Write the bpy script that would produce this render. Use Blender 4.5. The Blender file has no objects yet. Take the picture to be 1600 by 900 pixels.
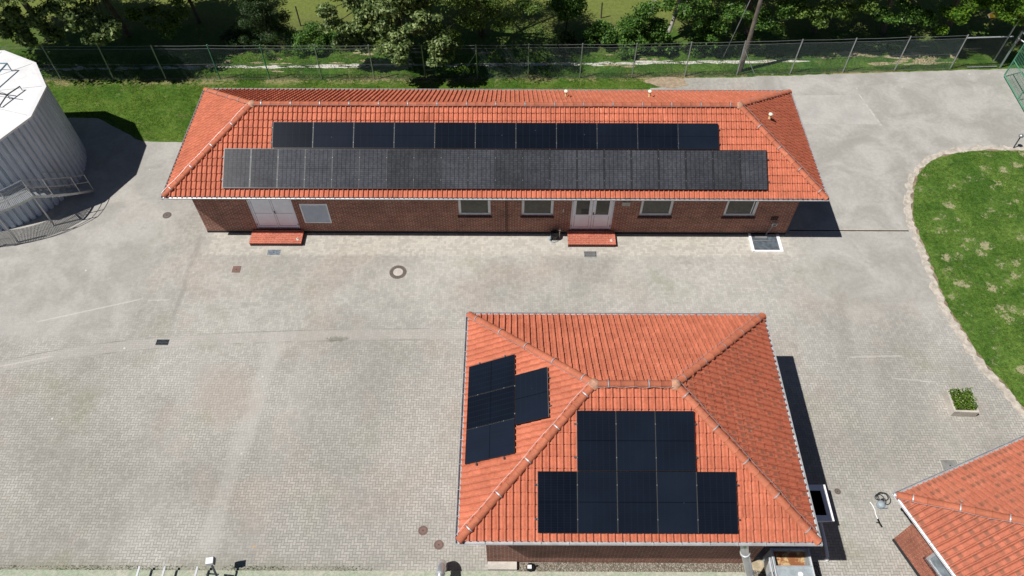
import bpy, bmesh, math, random
import numpy as np
from mathutils import Vector, Matrix
random.seed(7); rng = np.random.default_rng(7)
S = bpy.context.scene
COL = S.collection
# ------------------------------------------------------------------ camera, sky, sun, exposure
CAM = Vector((14.207, -21.912, 25.708)); PITCH = math.radians(52.908); ROLL = math.radians(0.202)
cd = bpy.data.cameras.new('camera'); cam = bpy.data.objects.new('camera', cd); COL.objects.link(cam)
fw = Vector((0, math.cos(PITCH), -math.sin(PITCH))); up0 = Vector((0, math.sin(PITCH), math.cos(PITCH))); rt0 = Vector((1, 0, 0))
rt = rt0*math.cos(ROLL)+up0*math.sin(ROLL); up = -rt0*math.sin(ROLL)+up0*math.cos(ROLL)
m = Matrix((rt, up, -fw)).transposed().to_4x4(); m.translation = CAM; cam.matrix_world = m
cd.sensor_width = 36; cd.lens = 1160.25*36/1600; cd.clip_end = 3000; cd.clip_start = 0.5
S.camera = cam
SUN = Vector((0.578, 0.214, -1.0)).normalized()          # direction the light travels
w = bpy.data.worlds.new('World'); S.world = w; w.use_nodes = True
nt = w.node_tree; bg = nt.nodes['Background']; sky = nt.nodes.new('ShaderNodeTexSky')
sky.sky_type = 'NISHITA'; sky.sun_disc = False
el = math.asin(-SUN.z); sky.sun_elevation = el
sky.sun_rotation = math.atan2(-SUN.x, -SUN.y)
sky.air_density = 0.55; sky.dust_density = 0.3
nt.links.new(sky.outputs[0], bg.inputs[0]); bg.inputs[1].default_value = 0.05
sd = bpy.data.lights.new('sun', 'SUN'); sd.energy = 5.0; sd.angle = math.radians(0.5); sd.color = (1, 0.955, 0.9)
so = bpy.data.objects.new('sun', sd); COL.objects.link(so); so.rotation_euler = SUN.to_track_quat('-Z', 'Y').to_euler(); so.location = (0, -20, 40)
S.view_settings.view_transform = 'Standard'; S.view_settings.look = 'None'; S.view_settings.gamma = 1; S.view_settings.exposure = 0.0
S.cycles.max_bounces = 6; S.cycles.transparent_max_bounces = 8

# ------------------------------------------------------------------ shader helpers
class Sk:                                     # a socket with arithmetic
    def __init__(s, h, o): s.h = h; s.o = o
    def _b(s, op, b, rev=False): return s.h.math(op, b, s) if rev else s.h.math(op, s, b)
    def __add__(s, b): return s._b('ADD', b)
    def __radd__(s, b): return s._b('ADD', b)
    def __sub__(s, b): return s._b('SUBTRACT', b)
    def __rsub__(s, b): return s._b('SUBTRACT', b, True)
    def __mul__(s, b): return s._b('MULTIPLY', b)
    def __rmul__(s, b): return s._b('MULTIPLY', b)
    def __truediv__(s, b): return s._b('DIVIDE', b)
class H:
    def __init__(s, name):
        s.m = bpy.data.materials.new(name); s.m.use_nodes = True; s.t = s.m.node_tree
        s.p = s.t.nodes['Principled BSDF']
    def put(s, sock, v):
        if isinstance(v, Sk): s.t.links.new(v.o, sock)
        elif isinstance(v, (tuple, list)): sock.default_value = (tuple(v)+(1,))[:len(sock.default_value)] if len(v) == 3 and len(sock.default_value) == 4 else v
        else: sock.default_value = v
    def math(s, op, a, b=0.0, c=None, clamp=False):
        n = s.t.nodes.new('ShaderNodeMath'); n.operation = op; n.use_clamp = clamp
        s.put(n.inputs[0], a); s.put(n.inputs[1], b)
        if c is not None: s.put(n.inputs[2], c)
        return Sk(s, n.outputs[0])
    def pos(s):
        n = s.t.nodes.new('ShaderNodeNewGeometry'); return Sk(s, n.outputs['Position'])
    def uv(s):
        n = s.t.nodes.new('ShaderNodeTexCoord'); return Sk(s, n.outputs['UV'])
    def xyz(s, v):
        n = s.t.nodes.new('ShaderNodeSeparateXYZ'); s.put(n.inputs[0], v); return [Sk(s, o) for o in n.outputs]
    def vec(s, x, y, z=0.0):
        n = s.t.nodes.new('ShaderNodeCombineXYZ')
        for i, v in enumerate((x, y, z)): s.put(n.inputs[i], v)
        return Sk(s, n.outputs[0])
    def noise(s, v, sc, det=3, rough=.55, dist=0):
        n = s.t.nodes.new('ShaderNodeTexNoise'); s.put(n.inputs['Vector'], v); n.inputs['Scale'].default_value = sc
        n.inputs['Detail'].default_value = det; n.inputs['Roughness'].default_value = rough; n.inputs['Distortion'].default_value = dist
        return Sk(s, n.outputs[0])
    def white(s, v):
        n = s.t.nodes.new('ShaderNodeTexWhiteNoise'); s.put(n.inputs[0], v); return Sk(s, n.outputs[0])
    def vor(s, v, sc, feat='F1', out='Distance'):
        n = s.t.nodes.new('ShaderNodeTexVoronoi'); n.feature = feat; s.put(n.inputs['Vector'], v); n.inputs['Scale'].default_value = sc
        return Sk(s, n.outputs[out])
    def ss(s, v, a, b, lo=0.0, hi=1.0):        # smooth step from a to b
        n = s.t.nodes.new('ShaderNodeMapRange'); n.interpolation_type = 'SMOOTHSTEP'; s.put(n.inputs[0], v)
        for i, x in enumerate((a, b, lo, hi)): s.put(n.inputs[i+1], x)
        return Sk(s, n.outputs[0])
    def mix(s, f, a, b, mode='MIX'):
        n = s.t.nodes.new('ShaderNodeMix'); n.data_type = 'RGBA'; n.blend_type = mode
        s.put(n.inputs[0], f); s.put(n.inputs[6], a); s.put(n.inputs[7], b); return Sk(s, n.outputs[2])
    def gain(s, col, f):                       # multiply a colour by a scalar
        return s.mix(1.0, col, s.vec(f, f, f), 'MULTIPLY')
    def attr(s, name):
        n = s.t.nodes.new('ShaderNodeAttribute'); n.attribute_name = name; return Sk(s, n.outputs['Color'])
    def bump(s, hgt, st=.5, dist=.02):
        n = s.t.nodes.new('ShaderNodeBump'); n.inputs['Strength'].default_value = st; n.inputs['Distance'].default_value = dist
        s.put(n.inputs['Height'], hgt); s.t.links.new(n.outputs[0], s.p.inputs['Normal'])
    def out(s, col, rough=.8, metal=0.0, spec=.3):
        s.put(s.p.inputs['Base Color'], col); s.put(s.p.inputs['Roughness'], rough); s.put(s.p.inputs['Metallic'], metal)
        s.p.inputs['Specular IOR Level'].default_value = spec; return s.m
def simple(name, c, rough=.6, metal=0.0, spec=.4, var=.12, sc=3.0):
    h = H(name); P = h.pos(); n = h.noise(P, sc, 5, .6)
    f = h.ss(n, .3, .7, 1-var, 1+var); n2 = h.noise(P, sc*9, 3)
    return h.out(h.gain(c, f*h.ss(n2, .3, .7, 1-var*.5, 1+var*.5)), rough, metal, spec)

# ------------------------------------------------------------------ materials
def mat_yard():
    h = H('block_paving'); P = h.pos(); x, y, z = h.xyz(P); n_ = h.noise
    wob = (n_(P, .6, 2)-.5)*.10                                    # the blocks do not lie perfectly true
    bx = (x+wob*.6)*10.0; by = (y+wob)*10.0
    i = h.math('FLOOR', bx); j = h.math('FLOOR', by)
    fx = h.math('FRACT', bx); fy = h.math('FRACT', by)
    k = h.math('FLOORED_MODULO', i-j+.01, 4.0); k = h.math('FLOOR', k)
    is_ = lambda v: h.math('COMPARE', k, float(v), .3)
    k0, k1, k2, k3 = is_(0), is_(1), is_(2), is_(3)
    e = .085
    lt = lambda a, b: h.math('LESS_THAN', a, b)
    J = lt(fx, e)*(1-k1) + lt(1-e, fx)*(1-k0) + lt(fy, e)*(1-k2) + lt(1-e, fy)*(1-k3)
    J = h.math('MINIMUM', J, 1.0)
    rid = h.white(h.vec(i-k1, j-k2, 0.0))
    big = n_(P, .13, 4, .6, .6); mid = n_(P, .55, 5, .65, .5); fine = n_(P, 6, 5, .7); tiny = n_(P, 45, 3, .7)
    # where joints show: worn and dirt-filled in the far, western and northern parts
    clean = h.ss(y + (mid-.5)*7.0, -.5, -8.5, .22, 1.0)*h.ss(mid, .3, .62, .45, 1.0)
    # smooth concrete in the north east
    conc = h.ss(y+(x-27.6)*.0, .93, .97)*h.ss(x, 27.3, 27.8) 
    conc2 = h.ss(x+(mid-.5)*3, 26.0, 29.0)*h.ss(y+(mid-.5)*2.5, -4.6, -2.4)*.85
    conc = h.math('MAXIMUM', conc, conc2)
    west = h.ss(x*-1.0+(mid-.5)*3+y*.15, .8, 2.6)*h.ss(y, -5.6, -4.8)*.75        # trafficked lane beside the tank
    conc_all = h.math('MAXIMUM', conc, west)
    base = h.mix(h.ss(big, .36, .64), (.348, .337, .308), (.440, .428, .394))
    base = h.mix(h.ss(n_(P, .22, 3, .6), .52, .68)*.55, base, (.40, .345, .30))      # reddish areas
    base = h.mix(h.ss(n_(h.vec(x+40, y, z), .3, 4, .65), .54, .70)*.55, base, (.31, .315, .235))   # moss tint
    cc = h.mix(h.ss(mid, .35, .65), (.350, .342, .315), (.415, .405, .378))
    blocks = h.gain(base, h.ss(rid, 0, 1, .92, 1.07))
    jf = J*clean
    blocks = h.mix(jf*.66, blocks, (.15, .145, .12))
    col = h.mix(conc_all, blocks, cc)
    # dirt and light scuffs
    col = h.gain(col, h.ss(fine, .3, .7, .93, 1.06)*h.ss(tiny, .3, .7, .92, 1.07)*h.ss(mid, .3, .7, .92, 1.06))
    col = h.mix(h.ss(n_(h.vec(x*.5, y*1.6, z), 1.1, 6, .75, 1.2), .60, .76)*.35, col, (.50, .48, .44))
    col = h.mix(h.ss(n_(h.vec(x-9, y*1.3, z), .5, 6, .75, .8), .60, .74)*.40, col, (.19, .18, .15))
    # bright clean strip along the long wall
    st = h.ss(y+(fine-.5)*.35, -.78, -.52)*h.ss(y, .9, .7)*h.ss(x, .2, .6)*h.ss(x, 27.2, 26.6)
    sj = h.math('MAXIMUM', lt(h.math('FRACT', y*10.0), .1), lt(h.math('FRACT', x*5.0+h.math('FLOOR', y*10.0)*.5), .05))
    scol = h.mix(sj*.35, h.gain((.54, .515, .455), h.ss(rid, 0, 1, .85, 1.12)), (.24, .22, .17))
    col = h.mix(st*.55, col, scol)
    # shallow channel of smooth stones across the yard
    yc = -4.82-1.72*h.math('POWER', 2.718, (x+6.3)*-.19)
    dch = h.math('ABSOLUTE', y-yc)
    ch = h.ss(dch+(fine-.5)*.12, .30, .20)*h.ss(x, 13.5, 12.5)
    col = h.mix(ch*.4, col, (.43, .41, .38))
    edge = h.ss(h.math('ABSOLUTE', dch-.27), .035, .012)*h.ss(x, 13.5, 12.5)*h.ss(mid, .42, .6)
    col = h.mix(edge*.5, col, (.17, .16, .14))
    # re-laid lighter patch south
    pt = h.ss(x-(y+11)*-.0, 5.4, 5.6)*h.ss(x, 12.4, 12.0)*h.ss(y, -10.9, -11.1)
    col = h.mix(pt*.30*h.ss(mid, .25, .6, .4, 1), col, h.gain((.45, .43, .40), h.ss(rid, 0, 1, .88, 1.1)*(1-J*.5)))
    el_ = h.ss(h.math('ABSOLUTE', x-5.55-(y+11)*.16), .35, .12)*h.ss(y, -10.8, -11.2)
    col = h.mix(el_*.0, col, (.50, .48, .45))
    for (xc, wd_, ya, yb, am) in ((4.55, .50, -5.2, -14.2, .40), (6.0, .8, -5.2, -14.2, .14), (1.9, .9, -6.0, -14.0, .16), (28.6, .5, -2.5, -12, .15)):
        tr = h.ss(h.math('ABSOLUTE', x-xc+(mid-.5)*.9-(y+5.2)*.10), wd_, wd_*.3)*h.ss(y, ya+.5, ya-.5)*h.ss(y, yb-.3, yb+.8)*h.ss(big, .3, .55, .5, 1)
        col = h.mix(tr*am, col, (.50, .485, .45))
    rp = h.ss(h.math('SQRT', (x-3.0)*(x-3.0)*.32+(y+7.8)*(y+7.8)*.32)+(mid-.5)*1.1, 1.0, .3); col = h.mix(rp*.30, col, (.42, .33, .27))
    pd_ = h.ss(h.math('SQRT', (x-7.0)*(x-7.0)*1.2+(y+5.15)*(y+5.15)*12)+(fine-.5)*1.2, .62, .25); col = h.mix(pd_*.55, col, (.12, .12, .085))
    for (xa, ya, sl, ln_, am) in ((-3.7, -3.75, .30, 2.2, .5), (-.9, -3.2, .05, .5, .4), (29.0, -5.9, .03, 1.2, .4), (30.2, -7.0, -.1, .9, .35), (-5.5, -6.3, .25, 1.2, .4)):
        sc_ = h.ss(h.math('ABSOLUTE', y-ya-(x-xa)*sl+(fine-.5)*.12), .06, .01)*h.ss(h.math('ABSOLUTE', x-xa), ln_, ln_*.8)
        col = h.mix(sc_*am, col, (.60, .585, .55))
    sp_ = h.vor(h.vec(x+3, y+11, z), 2.2); col = h.mix(h.ss(sp_, .03, .012)*.6, col, (.07, .065, .05))
    wl = h.noise(h.vec(x+17, y-5, z), 2.4, 6, .8, .6); col = h.mix(h.ss(wl, .64, .72)*.35*h.ss(y, 2, -3), col, (.22, .22, .14))
    # seam where the western lane meets the block paving
    sm = h.ss(h.math('ABSOLUTE', x+.05+(mid-.5)*.5), .22, .02)*h.ss(y, -5, -4)*h.ss(y, 1, -.5)
    col = h.mix(sm*.28, col, (.2, .19, .17))
    # orange lichen dots at the lower left, pale droppings
    v = h.vor(P, 1.5); lich = h.ss(v+(fine-.5)*.12, .075, .03)*h.ss(y+(big-.5)*4, -10.8, -12.2)*h.ss(x, 7.5, 5.5)*h.ss(h.white(h.vor(P, 1.5, out='Position')), .55, .6)
    col = h.mix(lich*.8, col, (.62, .36, .10))
    v2 = h.vor(h.vec(x+7, y+3, z), .8); wd = h.ss(v2+(fine-.5)*.10, .045, .015)
    col = h.mix(wd*.8, col, (.68, .65, .6))
    # washed-out sandy rim next to the lawn and moss at the basin wall
    moss_and_marks = h.ss(y+(fine-.5)*.5+(mid-.5)*1.2, -13.9, -14.5)*h.ss(x, 10.5, 8.5)
    col = h.mix(moss_and_marks*.35, col, (.19, .19, .12))
    h.bump(J*clean*-1.0+fine*.25, .45, .012)
    return h.out(col, .88, 0, .25)
def mat_grass(name, dark, light, dry, spots, dryline=False, field=False):
    h = H(name); P = h.pos(); x, y, z = h.xyz(P)
    a = h.noise(P, .5, 5, .7, .5); b = h.noise(P, 5, 5, .75); c = h.noise(P, 28, 3, .7)
    col = h.mix(h.ss(a, .35, .65), dark, light)
    col = h.gain(col, h.ss(b, .28, .72, .6, 1.35)*h.ss(c, .25, .75, .6, 1.4))
    if spots:
        PW = h.vec(x+(b-.5)*1.5+(a-.5)*1.5, y*1.2+(c-.5)*.7+(h.noise(P, 3.1, 3)-.5)*1.2, z); pos = h.vor(PW, 1.35, out='Position'); v = h.vor(PW, 1.35)
        rad = h.white(pos)
        m_ = h.ss(v + (b-.5)*.55+(c-.5)*.30, h.ss(rad, .0, 1, .16, .40), h.ss(rad, .0, 1, .02, .20))
        col = h.mix(m_*spots, col, dry)
        p2 = h.noise(h.vec(x+30, y, z), 1.6, 5, .75); col = h.mix(h.ss(p2, .58, .72)*.45, col, dry); p3 = h.noise(h.vec(x+70, y, z), 2.6, 5, .75); col = h.mix(h.ss(p3, .56, .68)*.40, col, (.13, .21, .03)); p4 = h.noise(h.vec(x-70, y, z), 1.0, 5, .75); col = h.mix(h.ss(p4, .54, .68)*.5, col, (.03, .085, .012))
    if dryline:
        m_ = h.ss(h.math('ABSOLUTE', y-11.75-(x*.020)), .55, .1)*h.ss(b+(a-.5), .42, .6)
        col = h.mix(m_*.75, col, dry)
    if field:
        f = h.ss(y+(a-.5)*2, 16.0, 17.6); col = h.mix(f*.85, col, h.gain((.165, .195, .050), h.ss(b, .3, .7, .8, 1.2)))
        litter = h.ss(y+(b-.5)*1.2, 13.9, 14.6)*h.ss(y, 18.6, 17.4)*h.ss(h.math('ABSOLUTE', h.math('ABSOLUTE', x-12.5)-12.0), 0, .1)
        col = h.mix(litter*h.ss(a, .3, .6)*.35, col, (.10, .085, .05))
    h.bump(c+b, .6, .05)
    return h.out(col, .9, 0, .15)
def mat_tile(name, moss_and_marks=0.0, lichen=.5, sat=(.55, .170, .096)):
    h = H(name); P = h.pos(); r, g, b = h.xyz(h.attr('tile'))
    n1 = h.noise(P, 1.1, 4, .65); n2 = h.noise(P, 9, 5, .7); n3 = h.noise(P, 40, 3, .7)
    col = h.mix(h.ss(r, 0, 1), tuple(c*.93 for c in sat), (sat[0]*1.05, sat[1]*1.10, sat[2]*1.12))
    col = h.gain(col, h.ss(n2, .3, .7, .86, 1.1)*h.ss(n3, .3, .7, .88, 1.1)*h.ss(n1, .3, .7, .90, 1.08))
    col = h.mix(h.ss(r, .95, .98)*.18, col, (.36, .12, .06))
    if moss_and_marks:
        mm = h.ss(h.math('ABSOLUTE', g-.30+(n2-.5)*.3), .26, .10)*h.ss(h.math('ABSOLUTE', b-.62+(n3-.5)*.2), .42, .22)*h.ss(n1*.45+n2*.25+r*.42, .42, .62)  # dark smudge on the lower pan of each tile, broken up by noise
        col = h.mix(mm*moss_and_marks, col, (.13, .075, .05)); col = h.mix(h.ss(n2*.6+n1*.6, .66, .80)*moss_and_marks*.6, col, (.15, .10, .06))
    li = h.ss(n1+(n2-.5)*.5, .72, .84); col = h.mix(li*lichen, col, (.55, .30, .05))
    pale = h.ss(n2+(n1-.5)*.8, .70, .84); col = h.mix(pale*.45, col, (.62, .50, .40))
    streak = h.ss(h.noise(P, 2.3, 6, .8, 1.5), .60, .72); col = h.mix(streak*.28, col, (.30, .12, .07))
    h.bump(n3, .25, .004)
    return h.out(col, .75, 0, .3)
def mat_brick(name, c1, c2, mortar, bw=.25, rh=.0833, ms=.011):
    h = H(name); uv = h.uv(); n = h.t.nodes.new('ShaderNodeTexBrick'); h.put(n.inputs['Vector'], uv)
    n.inputs['Scale'].default_value = 1; n.inputs['Brick Width'].default_value = bw; n.inputs['Row Height'].default_value = rh
    n.inputs['Mortar Size'].default_value = ms; n.inputs['Mortar Smooth'].default_value = .1; n.inputs['Bias'].default_value = 0
    h.put(n.inputs['Color1'], c1); h.put(n.inputs['Color2'], c2); h.put(n.inputs['Mortar'], mortar)
    P = h.pos(); a = h.noise(P, 1.2, 4, .6); b = h.noise(P, 14, 4, .7)
    col = h.gain(Sk(h, n.outputs[0]), h.ss(a, .3, .7, .82, 1.12)*h.ss(b, .3, .7, .75, 1.2))
    h.bump(Sk(h, n.outputs[1])*-1.0, .5, .01)
    return h.out(col, .85, 0, .2)
def mat_pv(name, base, line, nx, ny, lw=.04, rough=.16, spec=.45, tex=0.0, half=True):
    h = H(name); u, v, _ = h.xyz(h.uv())
    fr = lambda a: h.math('ABSOLUTE', h.math('FRACT', a)-.5)
    L = h.math('MAXIMUM', h.ss(fr(u*float(nx)), .5-lw, .5-lw*.4), h.ss(fr(v*float(ny)), .5-lw, .5-lw*.4))
    P = h.pos(); n = h.noise(P, .8, 3); n2 = h.noise(P, 30, 4, .8)
    cell = h.white(h.vec(h.math('FLOOR', u*float(nx)*2), h.math('FLOOR', v*float(ny)), h.math('FLOOR', h.xyz(P)[0]*.87)))
    col = h.gain(base, h.ss(n, .3, .7, .85, 1.2)*h.ss(cell, 0, 1, 1-.25*tex, 1+.25*tex)*h.ss(n2, .3, .7, 1-.45*tex, 1+.45*tex))
    oi = h.t.nodes.new('ShaderNodeObjectInfo'); rn = Sk(h, oi.outputs['Random']); col = h.gain(col, h.ss(rn, 0, 1, .82, 1.18)); col = h.mix(rn*.25, col, h.mix(.5, col, (.04, .055, .09)))
    col = h.mix(L*.8, col, line)
    if half: col = h.mix(h.ss(h.math('ABSOLUTE', v-.5), .008, .004)*.8, col, tuple(c*.35 for c in base))
    dust = h.vor(P, 3.0); col = h.mix(h.ss(dust, .045, .02)*h.ss(h.white(h.vor(P, 3.0, out='Position')), .8, .85)*.6, col, (.3, .3, .28))
    return h.out(col, rough+.0, 0, spec)
def mat_leaf(name, c1, c2, trans=.35, rough=.5):
    h = H(name); r, g, b = h.xyz(h.attr('tile'))
    col = h.mix(r, c1, c2); h.out(col, rough, 0, .35)
    t = h.t; tr = t.nodes.new('ShaderNodeBsdfTranslucent'); mx = t.nodes.new('ShaderNodeMixShader')
    h.put(tr.inputs[0], h.mix(.5, col, (.25, .35, .03))); mx.inputs[0].default_value = trans
    t.links.new(h.p.outputs[0], mx.inputs[1]); t.links.new(tr.outputs[0], mx.inputs[2]); t.links.new(mx.outputs[0], t.nodes['Material Output'].inputs[0])
    return h.m
def mat_tank():
    h = H('tank_cladding'); P = h.pos(); x, y, z = h.xyz(P); a = h.noise(h.vec(x*6, y*6, z*.5), 1.5, 4, .7); b = h.noise(P, .7, 3)
    col = h.gain((.58, .65, .74), h.ss(a, .3, .75, 1.05, .82)*h.ss(b, .3, .7, .92, 1.06)); return h.out(col, .5, .0, .4)
def mat_white_roof():
    h = H('white_roof_sheet'); P = h.pos(); a = h.noise(P, 1.2, 6, .75, 1.0); b = h.noise(P, 7, 5, .8)
    col = h.mix(h.ss(a, .5, .72)*.4, (.80, .81, .82), (.60, .60, .58)); col = h.mix(h.ss(b, .64, .74)*.5, col, (.42, .41, .38)); return h.out(col, .6, 0, .3)
def mat_rust():
    h = H('rusty_steel'); P = h.pos(); a = h.noise(P, 3.2, 6, .75, 1.4)
    col = h.mix(h.ss(a, .42, .55), (.62, .46, .24), (.30, .12, .05)); col = h.mix(h.ss(h.noise(P, 5, 5, .7), .6, .68)*.8, col, (.10, .05, .03)); return h.out(col, .8)
def mat_coping():
    h = H('algae_coping'); P = h.pos(); a = h.noise(P, .9, 5, .7, 1); b = h.noise(P, 12, 5, .75)
    col = h.mix(h.ss(a, .38, .62), (.34, .40, .29), (.44, .44, .36)); col = h.gain(col, h.ss(b, .3, .7, .75, 1.15)); return h.out(col, .85)
def mat_gravel():
    h = H('gravel'); P = h.pos(); v = h.vor(P, 22, out='Color'); r, g, b = h.xyz(v); d = h.vor(P, 22)
    col = h.mix(r, (.22, .19, .14), (.55, .50, .42)); col = h.gain(col, h.ss(d, .0, .6, 1.1, .45)); h.bump(d*-1, .9, .03); return h.out(col, .85)
M = dict(
    yard=mat_yard(),
    lawn=mat_grass('lawn_grass', (.054, .122, .017), (.112, .190, .034), (.44, .39, .25), .8),
    ground=mat_grass('verge_grass', (.048, .12, .014), (.10, .18, .025), (.34, .27, .16), .25, dryline=True, field=True),
    backlawn=mat_grass('back_lawn_grass', (.055, .12, .014), (.10, .165, .024), (.33, .27, .15), .18, dryline=True),
    tile=mat_tile('clay_tile', .0, .25), tile_e=mat_tile('marked_clay_tile', .65, .15, (.52, .150, .084)), tile_old=mat_tile('weathered_clay_tile', .55, .35, (.49, .160, .095)),
    cap=mat_tile('ridge_clay', .12, .2, (.50, .155, .085)),
    brick=mat_brick('clinker_brick', (.34, .10, .062), (.22, .070, .048), (.44, .37, .30)),
    brick_red=mat_brick('weathered_red_brick', (.42, .135, .085), (.32, .10, .065), (.42, .26, .19)),
    brick_dark=mat_brick('dark_clinker', (.10, .035, .03), (.06, .025, .022), (.12, .10, .09), .083, .25),
    paver=mat_brick('red_step_brick', (.56, .155, .095), (.48, .12, .075), (.50, .27, .20), .25, .12, .010),
    paver_old=mat_brick('old_red_paving', (.33, .115, .08), (.27, .09, .065), (.30, .16, .12), .25, .12, .008),
    plinth=simple('bitumen_plinth', (.025, .025, .028)), zinc=simple('zinc', (.50, .52, .54), .45, .35), zinc_dark=simple('old_zinc', (.17, .18, .19), .5, .4),
    white=simple('white_paint', (.84, .86, .88), .4, var=.05), white_rim=simple('white_rim_paint', (.92, .92, .93), .5, var=.03),
    door=simple('pale_door_paint', (.86, .92, .99), .45, var=.04), gap=simple('door_gap_seal', (.16, .15, .17)),
    greyglass=simple('grey_sky_glass', (.22, .27, .31), .15, spec=.5, var=.3, sc=4),
    louvre=simple('blue_grey_louvre', (.66, .82, .95), .4, var=.06), shell=simple('soffit_board', (.45, .42, .38)),
    steel=simple('galvanised_steel', (.42, .44, .45), .42, .6), steel_dark=simple('dark_steel', (.07, .08, .09), .5, .3), bluesteel=simple('blue_grey_steel', (.16, .27, .36), .5),
    alu=simple('aluminium_duct', (.72, .73, .74), .28, .75, var=.08), green=simple('green_paint', (.09, .27, .17), .5), greensteel=simple('grey_green_steel', (.30, .38, .36), .5, .3),
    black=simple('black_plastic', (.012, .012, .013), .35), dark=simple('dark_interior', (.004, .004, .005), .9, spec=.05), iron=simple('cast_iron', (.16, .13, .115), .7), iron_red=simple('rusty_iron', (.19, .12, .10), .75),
    mortar=simple('ridge_mortar', (.50, .27, .18), .9, var=.25, sc=7),
    concrete=simple('concrete', (.50, .47, .42), .85, var=.15), concrete_dark=simple('grey_concrete', (.22, .22, .21), .85, var=.2), stone=simple('pale_stone', (.62, .60, .55), .8, var=.15),
    grate=simple('blue_grey_grating', (.20, .24, .28), .5, .3, var=.3, sc=6), pane=simple('window_glass', (.055, .055, .045), .06, spec=.5, var=.35, sc=.9),
    blind=simple('beige_blind', (.40, .37, .29), .8), wood=simple('grey_wood', (.17, .145, .12), .85, var=.25), bark=simple('bark', (.12, .10, .075), .9, var=.3), paleb=simple('pale_bark', (.33, .32, .29), .9, var=.3),
    cream=simple('cream_pipe', (.72, .55, .28), .6), creamcap=simple('cream_cap', (.85, .80, .66), .5), yellow=simple('yellow_sign', (.80, .42, .02), .5, var=.05), brown=simple('sign_lettering', (.22, .06, .01), .6),
    skip=simple('grey_skip_paint', (.40, .46, .49), .5, .2, var=.15), hopper=simple('grey_hopper_paint', (.36, .38, .41), .5, var=.1), rust=mat_rust(), coping=mat_coping(), gravel=mat_gravel(),
    sand=simple('sandy_rim', (.47, .43, .37), .9, var=.25, sc=4), soil=simple('soil', (.24, .19, .13), .95, var=.35), tank=mat_tank(), troof=mat_white_roof(),
    frame=simple('panel_frame', (.03, .032, .035), .35, .5), frame_l=simple('panel_seam_aluminium', (.20, .21, .22), .5, .4),
    pv=mat_pv('dark_cell_glass', (.006, .009, .016), (.013, .018, .028), 6, 24, .05, .14, .34),
    pv_g=mat_pv('grey_cell_glass', (.058, .061, .068), (.018, .020, .025), 6, 20, .10, .15, .22, .6),
    leaf_pale=mat_leaf('pale_leaves', (.025, .065, .012), (.40, .50, .20)), leaf_mid=mat_leaf('mid_green_leaves', (.022, .060, .008), (.23, .35, .075)),
    leaf_dark=mat_leaf('dark_green_leaves', (.014, .040, .014), (.055, .10, .032)), leaf_bright=mat_leaf('bright_green_leaves', (.03, .09, .006), (.20, .36, .03)),
    leaf_hedge=mat_leaf('hedge_leaves', (.022, .07, .012), (.16, .32, .055)), blade=mat_leaf('grass_blades', (.045, .12, .010), (.13, .24, .03), .3), drygrass=mat_leaf('dry_blades', (.10, .14, .03), (.30, .27, .12), .3),
    flower=simple('small_flowers', (.75, .72, .45), .7), pipe_rubber=simple('rubber_hose', (.03, .035, .04), .5), plasticgrey=simple('grey_plastic', (.30, .36, .40), .5),
)

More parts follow.
